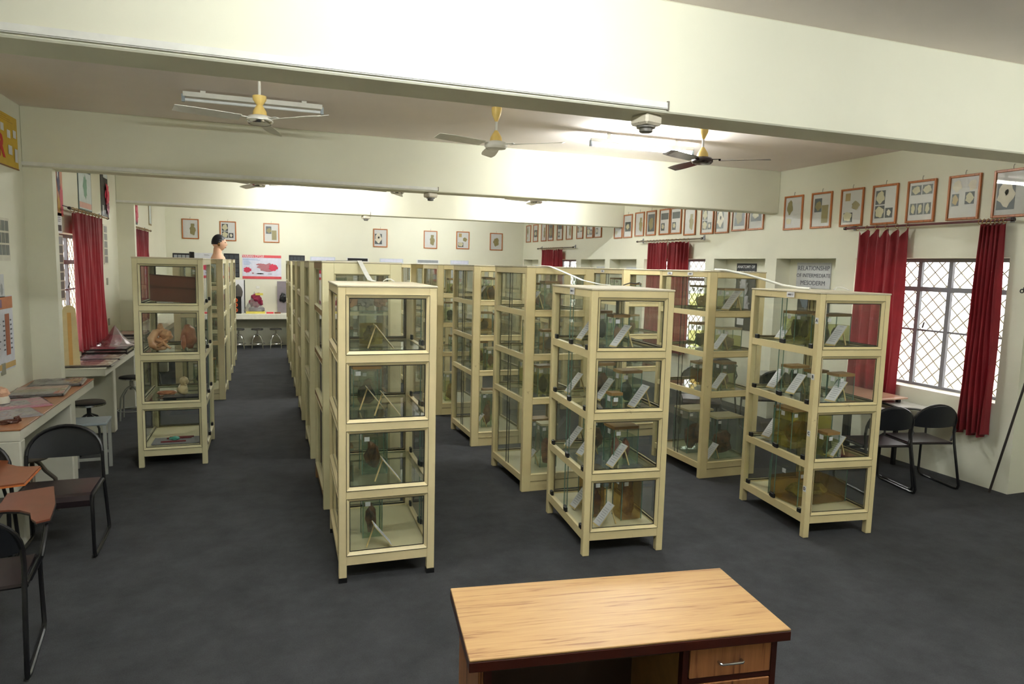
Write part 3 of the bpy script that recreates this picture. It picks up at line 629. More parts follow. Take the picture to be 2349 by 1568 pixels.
g = MB(); g.blob((-.02, 0, .03), (.045, .03, .02), 4, .3); g.build('turquoise_piece', mat('turquoise', (84, 170, 152), .5), t, smooth=True)
for q, (xx, yy) in enumerate([(-.02, -.08), (.02, .06), (.04, .1)]):
    g = MB(); g.box(xx-.12, xx+.11, yy-.008, yy+.008, .012, .024); g.build('red_strip', mat('dark_red_piece', (122, 40, 46), .5), t)
# anatomical bust on top of the left row
def bust():
    t = thing('head_model', 'flesh-coloured head and neck model with black skullcap on left row cabinets', 'model', (-.64, 11.2, 2.06))
    bm = bmesh.new(); bmesh.ops.create_uvsphere(bm, u_segments=32, v_segments=24, radius=1)
    def shape(v, grow=1.0):
        x, y, z = v; 
        X = x*.098; Y = y*.076; Z = z*.125
        if z < 0: X *= (1-.22*(-z)**1.5); Y *= (1-.25*(-z)**1.5)
        f = max(0, x)
        if f > .5 and abs(y) < .45:
            k = (1-abs(y)/.45)
            X += .026*k*math.exp(-((z+.18)/.16)**2)*(1-abs(y)/.45) + .010*k*math.exp(-((z+.55)/.10)**2) + .012*k*math.exp(-((z+.85)/.12)**2)
            X += .006*math.exp(-((z-.12)/.1)**2)
        if f > .4 and .15 < abs(y) < .55: X -= .010*math.exp(-((z-.0)/.10)**2)
        if x < -.2 and z < -.2: X += .018*min(1, (-z-.2)*2)
        return (X*grow, Y*grow, Z*grow)
    for v in bm.verts: v.co = Vector(shape(v.co))+Vector((.0, 0, .235))
    me = bpy.data.meshes.new('head'); bm.to_mesh(me); bm.free(); me.materials.append(SKIN); me.polygons.foreach_set('use_smooth', [True]*len(me.polygons)); link('head', me, t)
    g = MB(); g.tube([(-.02, 0, 0), (-.02, 0, .02), (-.025, 0, .08), (-.02, 0, .15), (-.005, 0, .20)], [.105, .098, .062, .058, .05], 18); g.build('neck', SKIN, t, smooth=True)
    g = MB()
    for k in range(8):
        for j in range(24):
            pass
    bm = bmesh.new(); bmesh.ops.create_uvsphere(bm, u_segments=28, v_segments=20, radius=1)
    dl = [v for v in bm.verts if v.co.z < -.22+.62*max(0, v.co.x)+(.0)]
    bmesh.ops.delete(bm, geom=dl, context='VERTS')
    for v in bm.verts: v.co = Vector((v.co.x*.105-.002, v.co.y*.083, v.co.z*.133+.235))
    me = bpy.data.meshes.new('skullcap'); bm.to_mesh(me); bm.free(); me.materials.append(mat('black_cap', (28, 30, 36), .4)); me.polygons.foreach_set('use_smooth', [True]*len(me.polygons)); link('skullcap', me, t)
    for sy in (-1, 1):
        g = MB(); g.blob((.0, sy*.078, .215), (.018, .008, .03), 2, .2); g.build('ear', mat('cutaway_brown', (128, 96, 48), .5), t, smooth=True)
        g = MB(); g.blob((.088, sy*.03, .245), (.008, .012, .006), 5, .05); g.build('eye', INKD, t, smooth=True)
    g = MB(); g.blob((.088, 0, .170), (.012, .024, .006), 3, .1); g.build('mouth', mat('lips', (170, 96, 84), .5), t, smooth=True)
    g = MB()
    for (xx, zz) in ((.03, .275), (.022, .25)): g.box(xx-.02, xx+.02, -.088, -.082, zz, zz+.006)
    g.build('silver_clip', CHROME, t)
bust()
t = tag(MB().lathe([(.035, 0), (.035, .09), (.03, .095)], n=14).build('dark_tin', BLK, None, (-1.22+.2, 11.25, 2.06)), 'small black tin standing on the left row behind front cabinet', 'tin')
# flat cable between cabinet tops
def flatstrip(name, pts, w, m, label, cat):
    g = MB(); P = [Vector(p) for p in pts]; vs = []; fs = []
    for i, p in enumerate(P):
        tt = (P[min(i+1, len(P)-1)]-P[max(0, i-1)]).normalized(); sd = Vector((-tt.y, tt.x, 0)); sd = sd.normalized() if sd.length > .01 else Vector((1, 0, 0))
        vs += [p-sd*w, p+sd*w, p+sd*w+Vector((0, 0, .004)), p-sd*w+Vector((0, 0, .004))]
    for i in range(len(P)-1):
        for j in range(4): fs.append((i*4+j, i*4+(j+1) % 4, i*4+4+(j+1) % 4, i*4+4+j))
    fs += [(0, 1, 2, 3), ((len(P)-1)*4+3, (len(P)-1)*4+2, (len(P)-1)*4+1, (len(P)-1)*4)]
    g.add(vs, fs); return tag(g.build(name, m), label, cat)
flatstrip('cable_strip', [(.74, 5.02, 1.921), (.73, 5.12, 1.925), (.73, 5.30, 1.96), (.72, 5.64, 2.066), (.70, 5.80, 2.066), (.66, 6.1, 2.064), (.55, 6.55, 2.064)], .018, PVC, 'white flat cable strip bridging nearest centre cabinet to the one behind', 'cable')
flatstrip('cable_strip', [(2.62, 4.93, 1.921), (2.55, 4.98, 1.925), (2.48, 5.15, 1.95), (2.42, 5.45, 2.02), (2.38, 5.62, 2.06), (2.34, 5.75, 2.066), (2.2+.05, 6.0, 2.064)], .018, PVC, 'white flat cable strip bridging front middle cabinet to the one behind', 'cable')
g = MB(); g.tube([(2.70, 4.86, 1.925), (2.74, 4.82, 1.945), (2.78, 4.80, 1.94), (2.83-.04, 4.76, 1.95), (2.76, 4.7, 1.925)], .004, 6)
tag(g.build('black_wire', BLK, smooth=True), 'short twisted black wire on top of front middle cabinet', 'wire')
g = MB(); pts = [(4.12, 5.62, 2.07), (4.16, 5.5, 2.065), (4.24, 5.3, 2.03), (4.30, 5.1, 1.985), (4.33, 4.92, 1.945), (4.35, 4.75, 1.928), (4.36, 4.62, 1.925)]
g.tube(pts, .011, 8); tag(g.build('white_cable', PVC, smooth=True), 'thick white cable drooping onto the lettered cabinet', 'cable')
g = MB(); g.tube([(4.40, 4.40, 1.925), (4.45, 4.42, 1.945), (4.49, 4.40, 1.945), (4.50, 4.34, 1.925)], .005, 6); tag(g.build('wire_hook', PVC, smooth=True), 'small white wire loop on top of the lettered cabinet', 'wire')
g = MB(); g.tube([(.80, 4.95, 1.925), (.82, 4.93, 1.94), (.85, 4.93, 1.94), (.87, 4.9, 1.925)], .004, 6); tag(g.build('wire_hook', PVC, smooth=True), 'small wire curl on top of nearest centre cabinet', 'wire')
# ------------------------------------------------------------------ teacher's desk
def desk():
    H = 2.05; k = (2.05-.76)/(2.05*(1-.4)); 
    c = [Vector((.307, 1.182))*2.05*k, Vector((.853, 1.108))*2.05*k, Vector((.845, .868))*2.05*k, Vector((.297, .943))*2.05*k]
    ux = (c[1]-c[0]).normalized(); ang = math.atan2(ux.y, ux.x); w = ((c[1]-c[0]).length+(c[2]-c[3]).length)/2; d = ((c[0]-c[3]).length+(c[1]-c[2]).length)/2
    ctr = (c[0]+c[1]+c[2]+c[3])/4
    t = thing('office_desk', 'wood-grain laminate desk with dark edging and drawer, in foreground', 'desk', (ctr.x, ctr.y, 0), ang)
    a, b = w/2, d/2
    g = MB(); g.rbox(-a, a, -b, b, .752, .76, .002); g.build('tabletop', LAMI, t)
    g = MB(); g.rbox(-a-.001, a+.001, -b-.001, b+.001, .715, .7515, .002); g.build('top_edging', DARKW, t)
    g = MB(); g.box(-a+.035, -a+.053, -b+.03, b-.03, 0, .714); g.build('side_panel', LAMIV, t)
    g = MB(); g.box(-a+.054, -a+.08, -b+.025, -b+.06, 0, .714); g.build('leg_strip', DARKW, t)
    g = MB(); g.box(-a+.055, a-.42, b-.06, b-.045, .25, .714); g.build('modesty_panel', DARKIN, t)
    g = MB(); g.box(-a+.081, a-.42, -b+.035, -b+.05, .69, .714); g.build('apron', DARKIN, t)
    x0, x1 = a-.417, a-.045
    g = MB(); g.box(x0, x0+.016, -b+.045, b-.03, 0, .714); g.build('pedestal_panel', mat('pedestal_inner', (150, 112, 62), .5, var=.15), t)
    g = MB(); g.box(x1-.016, x1, -b+.045, b-.03, 0, .714); g.build('side_panel', LAMIV, t)
    g = MB(); g.box(x0, x0+.022, -b+.012, -b+.044, 0, .714); g.box(x1-.022, x1, -b+.012, -b+.044, 0, .714)
    for z in (.58, .42, .05): g.box(x0+.0225, x1-.0225, -b+.012, -b+.044, z, z+.02)
    g.build('drawer_frame', DARKW, t)
    for (z0, z1) in ((.602, .713), (.442, .578), (.072, .418)):
        g = MB(); g.rbox(x0+.026, x1-.026, -b+.008, -b+.034, z0, z1, .002); o = g.build('drawer', LAMIV, t)
        zz = (z0+z1)/2; xm = (x0+x1)/2-.005; g = MB()
        g.tube([(xm-.045, -b+.008, zz), (xm-.045, -b-.008, zz), (xm-.04, -b-.012, zz), (xm+.04, -b-.012, zz), (xm+.045, -b-.008, zz), (xm+.045, -b+.008, zz)], .005, 8); g.build('handle', CHROME, o, smooth=True)
desk()
# ------------------------------------------------------------------ chairs
def chair(label, x, y, rz, pad=None, sc=1.0):
    t = thing('writing_pad_chair', label, 'chair', (x, y, 0), rz, 'black tubular chairs')
    r = .0125
    for s_ in (-1, 1):
        X = .235*s_
        def rc(p, q, r_, n=4):  # rounded corner fillet between directions
            return [tuple(Vector(p).lerp(Vector(q), i/n)) for i in range(n+1)]
        g = MB(); pts = [(X, -.20, .435), (X, .17, .435), (X, .195, .42), (X, .205, .39), (X*1.02, .215, .05), (X*1.02, .20, .022), (X*1.02, .16, r), (X*1.03, -.27, r), (X*1.03, -.315, .022), (X*1.03, -.325, .05), (X, -.235, .435), (X, -.215, .55), (X*.99, -.225, .64)]
        g.tube(pts, r, 8); g.build('leg', BLKM, t, smooth=True)
    hoop = [(math.cos(a)*.233, -.228-.055*math.sin(a), .64+.19*math.sin(a)) for a in [PI*i/16 for i in range(17)]]
    g = MB(); g.tube(hoop, r, 8); g.build('back_hoop', BLKM, t, smooth=True)
    g = MB(); n = 20; vs = []; fs = []
    for i in range(n+1):
        u = -1+2*i/n; xx = u*.228; zt = .64+.187*math.sqrt(max(0, 1-u*u)); zb = .628-.022*math.sqrt(max(0, 1-u*u*.95)); bow = -.045*(1-u*u)
        for (zz, k) in ((zb, 0), ((zb+zt)/2, .5), (zt, 1)):
            for th in (-.005, .005): vs.append((xx, -.226-.052*k*max(0, 1-u*u)**.5+bow*.8+th, zz))
    for i in range(n):
        a = i*6; b = a+6
        for (p, q) in ((0, 2), (2, 4), (4, 5), (5, 3), (3, 1), (1, 0)): fs.append((a+p, a+q, b+q, b+p))
    fs += [(0, 1, 3, 5, 4, 2), (n*6, n*6+2, n*6+4, n*6+5, n*6+3, n*6+1)]
    g.add(vs, fs); g.build('backrest', CHAIRB, t, smooth=True)
    g = MB(); prof = [(-.205, .452), (.16, .455), (.195, .445), (.212, .415), (.205, .385)]; vs = []; fs = []
    for (yy, zz) in prof: vs += [(-.222, yy, zz), (.222, yy, zz), (.222, yy-.004, zz-.014), (-.222, yy-.004, zz-.014)]
    for i in range(len(prof)-1):
        for j in range(4): fs.append((i*4+j, i*4+(j+1) % 4, i*4+4+(j+1) % 4, i*4+4+j))
    fs += [(0, 1, 2, 3), (19, 18, 17, 16)]
    g.add(vs, fs); g.build('seat', SEATM, t)
    g = MB(); g.tube([(-.235, -.19, .432), (.235, -.19, .432)], .009, 6); g.tube([(-.235, .15, .428), (.235, .15, .428)], .009, 6); g.build('cross_bar', BLKM, t, smooth=True)
    if pad:
        top = {'o': PADO, 'b': PADW, 'w': mat('pad_grey', (176, 174, 170), .22, spec=.6)}[pad]
        poly = [(.03, .28), (.03, .64), (.30, .70), (.36, .30), (.37, .0), (.30, -.03), (.26, .05), (.24, .16), (.17, .24), (.10, .27)]
        if pad == 'b': poly = [((x_-.37)*.8+.32, (y_)*.85) for x_, y_ in poly]
        g = MB(); g.prism(poly, .684, .694); g.build('writing_pad', top, t)
        g = MB(); g.prism([(x_*1.0+(.004 if x_ > .2 else -.004), y_) for x_, y_ in poly], .674, .6835); g.build('pad_edge', PADE if pad == 'o' else BLK, t)
        g = MB(); g.tube([(.247, -.17, .45), (.30, -.16, .56), (.31, -.05, .655), (.30, .05, .666), (.22, .5, .666)], .0105, 8); g.tube([(.247, .17, .44), (.27, .2, .6), (.27, .22, .666)], .0105, 8); g.build('pad_arm', BLKM, t, smooth=True)
    return t
chair('black chair facing camera at left, with orange-brown writing pad', -1.365, 5.36, PI+.03, 'o')
chair('black chair with its back to camera, cut off by left frame edge', -1.385, 3.98, .12, 'b')
chair('black chair at left edge, half hidden behind the orange-brown pad', -1.82, 5.02, PI+.1)
chair('black chair beside right window wall, nearest the red curtain', 6.12, 4.93, -.22, 'w')
chair('black chair left of the one by the red curtain', 5.58, 4.95, -.22, 'w')
chair('black chair by right wall behind the lettered cabinet, near the first alcove', 6.1, 7.1, -.3, 'w')
chair('black chair against right wall beyond the first alcove', 6.15, 8.3, -.25, 'w')
chair('black chair left of the lettered cabinet rear, under window', 5.2, 7.25, 2.6)
# table under the right window
t = thing('side_table', 'orange-brown topped table with black legs under right window', 'table', (6.08, 5.78, 0), 0)
g = MB(); g.rbox(-.42, .42, -.42, .35, .735, .755, .004); g.build('tabletop', wood('side_table_top', (186, 148, 124), (160, 118, 94), .7, 'x', .2, .6), t)
g = MB(); g.box(-.34, .34, .27, .29, .66, .733); g.build('apron', BLKM, t)
for sx in (-.36, .36):
    for sy in (-.35, .28): g = MB(); g.box(sx-.018, sx+.018, sy-.018, sy+.018, 0, .734); g.build('leg', BLKM, t)
g = MB(); g.box(-.36, .36, -.36, -.335, .22, .25); g.build('foot_rail', BLKM, t)
g = MB(); g.rbox(-.22, .22, -.16, .16, 0, .012, .002); o = g.build('paper_pad', mat('pad_white', (218, 218, 216), .25, spec=.6)); o.location = (5.35, 5.5, .70)
bpy.data.objects.remove(o)
# ------------------------------------------------------------------ left counters
CW = mat('counter_paint', (206, 204, 190), .6, var=.04, scale=3)
def counter(name, x1, y0, y1, z, sup, label, topm, ends):
    t = thing(name, label, 'counter', (XL, y0, 0)); L_ = y1-y0; xw = x1-XL
    g = MB(); g.box(0, xw, 0, L_, z-.085, z-.012); g.build('slab', CW, t)
    g = MB(); g.rbox(0, xw+.006, -.006, L_, z-.012, z, .003); g.build('counter_top', topm, t)
    for a, b, dx in sup:
        g = MB(); g.rbox(0, xw-dx, a, b, 0, z-.085, .01); g.build('support_wall', CW, t)
counter('wall_counter', -1.62, 5.53, 7.71, .845, [(0, .10, .0), (1.45, 1.60, .03)], 'white masonry wall counter with brown top at left, nearest', BROWNTOP, 0)
counter('wall_counter', -1.66, 8.45, 12.03, .84, [(.5, .65, .02), (1.9, 2.05, .02), (3.3, 3.45, .02)], 'white masonry wall counter under left curtained window', CW, 0)
counter('wall_counter', -1.66, 12.42, 17.0, .84, [(1.2, 1.35, .02), (3.2, 3.35, .02)], 'white masonry wall counter beyond the second left pier', CW, 0)
# back counter
t = thing('back_counter', 'long white counter along the far wall', 'counter', (0, 17.02, 0))
g = MB(); g.rbox(-2.12, 6.5, 0, .57, .68, .805, .006); g.build('slab', mat('back_counter_paint', (226, 224, 210), .5), t)
for xx in (-1.5, 1.2, 3.9): g = MB(); g.box(xx, xx+.1, .1, .57, 0, .679); g.build('support_wall', CW, t)
# stools
def stool(x, y, h, label, r=.15, top=BLK, legm=CHROME, grp='round stools'):
    t = thing('round_stool', label, 'stool', (x, y, 0), 0, grp)
    g = MB(); g.lathe([(r*.9, h-.035), (r, h-.028), (r, h-.008), (r*.93, h)], n=24); g.build('seat', top, t, smooth=True)
    g = MB(); g.lathe([(r*.93, h-.04), (r+.004, h-.036), (r+.004, h-.02), (r, h-.02)], n=24, cap=False); g.build('seat_rim', CHROME, t, smooth=True)
    g = MB(); g.tube([(0, 0, h-.04), (0, 0, h-.17)], .02, 10); g.build('spindle', legm, t, smooth=True)
    for k in range(4):
        a = PI/4+k*PI/2; c, s_ = math.cos(a), math.sin(a)
        g = MB(); g.tube([(c*.015, s_*.015, h-.13), (c*.08, s_*.08, h-.16), (c*.15, s_*.15, h-.26), (c*.17, s_*.17, .0)], .011, 8); g.build('leg', legm, t, smooth=True)
    g = MB(); g.tube([(math.cos(a)*.165, math.sin(a)*.165, .12) for a in [2*PI*i/20 for i in range(20)]], .006, 6, True); g.build('foot_ring', legm, t, smooth=True)
for k, x in enumerate([-.60, -.19, .22, .72, 1.2]):
    stool(x, 16.98, .47, 'chrome round stool at far counter, %s from the left of the aisle end' % ORD[k+1], .135, mat('stool_seat_grey', (60, 58, 58), .25, spec=.7), grp='stools at the far counter')
stool(-1.69, 7.80, .60, 'black round stool behind the grey square stool at left counter', .15, BLK, mat('dark_leg', (40, 40, 40), .4))
t = thing('square_stool', 'pale grey square metal stool beside the left counter', 'stool', (-1.59, 7.36, 0), .05)
g = MB(); g.rbox(-.16, .16, -.16, .16, .475, .50, .006); g.build('seat', mat('stool_grey_paint', (150, 160, 166), .5), t)
for sx in (-.14, .14):
    for sy in (-.14, .14): g = MB(); g.box(sx-.014, sx+.014, sy-.014, sy+.014, 0, .474); g.build('leg', mat('stool_leg_paint', (160, 162, 156), .5), t)
g = MB(); g.box(-.14, .14, -.15, -.135, .14, .165); g.box(-.14, .14, .135, .15, .14, .165); g.build('stretcher', mat('stool_leg_paint', (160, 162, 156), .5), t)
t = thing('bent_leg_stool', 'grey bent-tube stool lying under left counter behind the black chair', 'stool', (-1.72, 6.1, 0), .4)
for k in range(3):
    a = k*2*PI/3+.4; c, s_ = math.cos(a), math.sin(a)
    g = MB(); g.tube([(0, 0, .48), (c*.05, s_*.05, .44), (c*.1, s_*.1, .36), (c*.17, s_*.17, .28), (c*.19, s_*.19, .02)], .016, 8); g.build('leg', mat('pewter_tube', (128, 120, 110), .3, metal=.4), t, smooth=True)
g = MB(); g.lathe([(.11, .48), (.12, .49), (.12, .505), (.10, .51)], n=20); g.build('seat', mat('pewter_tube', (128, 120, 110), .3), t, smooth=True)
for k, y in enumerate([9.7, 11.3]): stool(-1.62, y, .55, 'chrome stool under left window counter, %s' % ('nearer' if k == 0 else 'farther'), .14, BLK, mat('stool_leg_paint', (160, 162, 156), .5))
# ------------------------------------------------------------------ wrapped charts on the left counter
def wrapped(label, x, y, z, w, d, rz, cols, th=.018, name='wrapped_chart'):
    t = thing(name, label, 'chart', (x, y, z), rz)
    g = MB(); g.box(-w/2, w/2, -d/2, d/2, 0, th); g.build('board', cols[0], t)
    for q, (x0, x1, y0, y1, m_) in enumerate(cols[1]):
        g = MB(); g.box(x0*w, x1*w, y0*d, y1*d, th, th+.002); g.build('printed_panel', m_, t)
    bm = bmesh.new(); bmesh.ops.create_grid(bm, x_segments=16, y_segments=14, size=.5)
    for v in bm.verts:
        k = max(abs(v.co.x), abs(v.co.y))*2
        v.co = Vector((v.co.x*w*1.06, v.co.y*d*1.06, th+.006+.016*abs(noise.noise(Vector((v.co.x*5+x*9, v.co.y*5+y*3, 0))))*(1.6-k)))
        if k > .95: v.co.z = th*.5
    me = bpy.data.meshes.new('cellophane_wrap'); bm.to_mesh(me); bm.free(); me.materials.append(WRAP); link('cellophane_wrap', me, t)
    return t
cP = lambda n, c: mat(n, c, .45)
PINK = cP('card_pink', (222, 124, 158)); OLIVE = cP('print_olive', (150, 140, 96)); SALMON = cP('print_salmon', (206, 144, 116)); GREYC = cP('print_grey', (120, 116, 118)); BLKC = cP('print_black', (34, 32, 34)); BRNC = cP('print_brown', (128, 76, 50)); SILV = cP('print_silver', (168, 166, 172)); BEIG = cP('print_beige', (196, 186, 150)); REDC = cP('print_red', (204, 60, 72))
wrapped('black wrapped chart lying beside left pier on brown counter', -1.86, 7.45, .846, .42, .38, .1, (BLKC, [(-.2, .3, -.3, .1, GREYC), (.1, .45, .1, .35, BRNC)]))
wrapped('wrapped chart with salmon and olive bands on brown counter', -1.88, 6.98, .846, .40, .46, .12, (BLKC, [(-.48, .48, .2, .48, SALMON), (-.48, .48, -.1, .19, OLIVE), (-.48, .3, -.4, -.12, GREYC), (.3, .48, -.4, -.12, REDC)]))
wrapped('pink wrapped card with model on brown counter', -1.90, 6.46, .846, .40, .40, .45, (PINK, [(-.3, .2, -.2, .3, SILV)]), .008)
t = model('wrapped_model', 'flesh-toned model on white stand on the pink card', -2.0, 6.44, .866, [((0, 0, .085), (.055, .05, .045), 2)], SKIN)
g = MB(); g.lathe([(.055, 0), (.06, .02), (.05, .05), (.03, .06)], n=16); g.build('stand', mat('painted_stand', (220, 214, 200), .5), t, smooth=True)
wrapped('crumpled silver wrapped sheet nearest on brown counter', -1.86, 6.02, .846, .42, .34, .5, (SILV, [(-.4, -.1, -.3, .2, GREYC)]), .008)
t = thing('binder_clip_pouch', 'small brown twisted pouch at front of brown counter', 'pouch', (-1.74, 5.72, .846), .3)
g = MB(); g.blob((0, 0, .016), (.06, .022, .016), 3, .4, 3); g.blob((.05, .012, .024), (.025, .018, .022), 6, .4, 3); g.build('pouch', mat('brown_leather', (84, 50, 40), .25), t, smooth=True)
wrapped('wrapped brown chart at near end of counter under curtained window', -1.86, 8.75, .841, .48, .44, .0, (BLKC, [(-.2, .2, -.48, .2, BRNC), (.21, .48, -.48, .48, BEIG), (-.48, -.2, -.3, .4, SALMON)]), .02)
wrapped('second wrapped chart on counter under curtained window', -1.86, 9.28, .841, .46, .42, .0, (BLKC, [(-.4, .1, -.4, .4, SILV), (.1, .46, -.4, .4, BEIG)]), .02)
wrapped('large wrapped black and red chart board under the cellophane cone', -1.88, 9.85, .841, .48, .50, .0, (BLKC, [(-.45, .2, -.4, .4, REDC), (.2, .45, -.4, .4, SILV)]), .07)
wrapped('grey topped wrapped board behind the cellophane cone', -1.88, 10.6, .841, .48, .6, .0, (BLKC, [(-.45, .45, -.4, .4, SILV)]), .06)
wrapped('wrapped board with red sheet farthest before second left pier', -1.88, 11.4, .841, .48, .6, .0, (BLKC, [(-.3, .1, -.4, .4, REDC), (.1, .45, -.4, .4, SILV)]), .10)
t = thing('cellophane_cone', 'tall cone of shiny cellophane over a model on left counter', 'wrapping', (-1.82, 9.92, .925))
g = MB(); n = 22; vs = [(0, 0, .26)]; rr = [(.03, .22), (.09, .12), (.17, .02), (.21, 0)]
for (r_, z_) in rr:
    for j in range(n):
        k = 1+.16*math.sin(j*5.1+r_*9)*(r_/.2); vs.append((r_*k*math.cos(2*PI*j/n), r_*k*math.sin(2*PI*j/n), z_))
fs = [(0, 1+j, 1+(j+1) % n) for j in range(n)]
for i in range(3):
    for j in range(n): fs.append((1+i*n+j, 1+i*n+(j+1) % n, 1+(i+1)*n+(j+1) % n, 1+(i+1)*n+j))
g.add(vs, fs); g.build('cellophane', glass('cone_cellophane', (.88, .85, .88), .3, (226, 206, 216), .1, 2.4), t)
g = MB(); g.blob((0, 0, .07), (.08, .07, .065), 3, .3, 2); g.build('model', cP('magenta_model', (190, 70, 110)), t, smooth=True)
t = thing('rounded_board', 'tall cream round-topped board leaning at near end of curtained window', 'board', (-2.0, 8.56, .841), .1)
pl = [(-.085, 0), (.085, 0), (.06, .62)]+[(.06*math.cos(a), .62+.06*math.sin(a)) for a in [PI*i/8 for i in range(1, 8)]]+[(-.06, .62)]
g = MB(); g.add([(x_, -.012, z_) for x_, z_ in pl]+[(x_, .012, z_) for x_, z_ in pl], [tuple(range(len(pl))), tuple(range(2*len(pl)-1, len(pl)-1, -1))]+[(i, (i+1) % len(pl), (i+1) % len(pl)+len(pl), i+len(pl)) for i in range(len(pl))])
g.build('board', mat('board_cream', (226, 206, 160), .4), t)
g = MB(); g.box(-.018, .018, -.016, -.0125, .03, .6); g.build('centre_strip', mat('board_orange', (222, 172, 104), .4), t)
# ------------------------------------------------------------------ curtains
def curtain(label, x, ya, yb, z0, z1, folds, amp=.035, side=1, gather=None, scallop=.05, tiltb=0, flare=0):
    """side = +1 hangs off right wall (room is -x), -1 left wall"""
    t = thing('curtain', label, 'curtain', (x, (ya+yb)/2, 0)); n = folds*10; mrows = 14; vs = []; fs = []
    yc = (ya+yb)/2; sd = random.random()*9
    for r_ in range(mrows+1):
        v = r_/mrows
        for i in range(n+1):
            u = i/n; ph = u*folds*2*PI
            zt = z1-scallop*(1-abs(math.cos(ph/2)))
            zz = z0+(zt-z0)*v+(.02*math.sin(ph*.5+sd) if r_ == 0 else 0)
            ww = 1+flare*(1-v)
            yy = (ya-yc)+(yb-ya)*u*1.0; yy = yy*ww+tiltb*(1-v)+.012*math.sin(7*v+u*9+sd)*(1-v)
            xx = amp*math.cos(ph+.6*math.sin(v*3+u*4+sd))*(.55+.45*(1-v))+.012*math.sin(ph*2.3+v*4)
            vs.append((xx, yy, zz))
    for r_ in range(mrows):
        for i in range(n): fs.append((r_*(n+1)+i, r_*(n+1)+i+1, (r_+1)*(n+1)+i+1, (r_+1)*(n+1)+i))
    g = MB(); g.add(vs, fs); g.build('fabric', RED, t, smooth=False).data.polygons.foreach_set('use_smooth', [True]*len(fs))
    for k in range(folds+1):
        yy = (ya-yc)+(yb-ya)*k/folds
        c = (0, yy, z1+.022); g = MB(); g.tube([(c[0]+.024*math.cos(a), yy+.004*math.sin(a*2), c[2]+.024*math.sin(a)) for a in [2*PI*i/12 for i in range(12)]], .0028, 5, True); g.build('ring', GOLD, t)
def rod(label, x, ya, yb, z, side, m=RODM):
    t = thing('curtain_rod', label, 'curtain rod', (x, (ya+yb)/2, z)); h = (yb-ya)/2
    g = MB(); g.tube([(0, -h, 0), (0, h, 0)], .0125, 10); g.build('pole', m, t, smooth=True)
    wx = (XR if side > 0 else XL)-x
    for s_ in (-1, 1):
        g = MB(); g.tube([(0, s_*(h-.0), 0), (0, s_*(h+.03), 0)], [.019, .016], 10); g.build('finial', FANBR, t, smooth=True)
        g = MB(); g.tube([(0, s_*(h-.05), .005), (wx*.9, s_*(h-.05), .03)], .006, 6); g.box(min(wx*.93, wx), max(wx*.93, wx), s_*(h-.05)-.02, s_*(h-.05)+.02, -.02, .06); g.build('bracket', STEEL, t)
rod('maroon curtain rod over nearest right window', 6.56, 4.5, 6.44, 2.60, 1)
curtain('wide red curtain left of nearest right window, scalloped top', 6.56, 5.60, 6.27, .62, 2.575, 5, .045, 1, scallop=.10)
curtain('narrow bunched red curtain right of nearest right window', 6.56, 4.56, 4.80, .52, 2.575, 6, .05, 1, scallop=.03, flare=.25)
rod('steel curtain rod over middle right window', 6.56, 9.34, 11.33, 2.57, 1, mat('rod_bronze', (110, 98, 80), .35, metal=.6))
curtain('red curtain left half of middle right window', 6.56, 10.35, 10.98, .65, 2.54, 6, .035, 1, scallop=.02)
curtain('red curtain right half of middle right window', 6.56, 9.70, 10.30, .65, 2.54, 5, .05, 1, scallop=.05)
rod('steel curtain rod over farthest right window', 6.56, 14.2, 16.3, 2.52, 1, mat('rod_bronze', (110, 98, 80), .35, metal=.6))
curtain('red curtain left half of farthest right window', 6.56, 15.35, 16.05, .65, 2.49, 5, .035, 1, scallop=.02)
curtain('red curtain right half of farthest right window', 6.56, 14.80, 15.28, .65, 2.49, 4, .04, 1, scallop=.04)
rod('brass curtain rod over nearer left window', -2.04, 8.95, 10.92, 2.58, -1, mat('rod_brass', (132, 106, 58), .4, metal=.5))
curtain('long red curtain over nearer left window', -2.035, 9.05, 10.45, .95, 2.55, 8, .035, -1, scallop=.02)
rod('brass curtain rod over farther left window', -2.04, 12.85, 14.72, 2.56, -1, mat('rod_brass', (132, 106, 58), .4, metal=.5))
curtain('long red curtain over farther left window', -2.035, 13.0, 14.3, .95, 2.53, 8, .035, -1, scallop=.02)
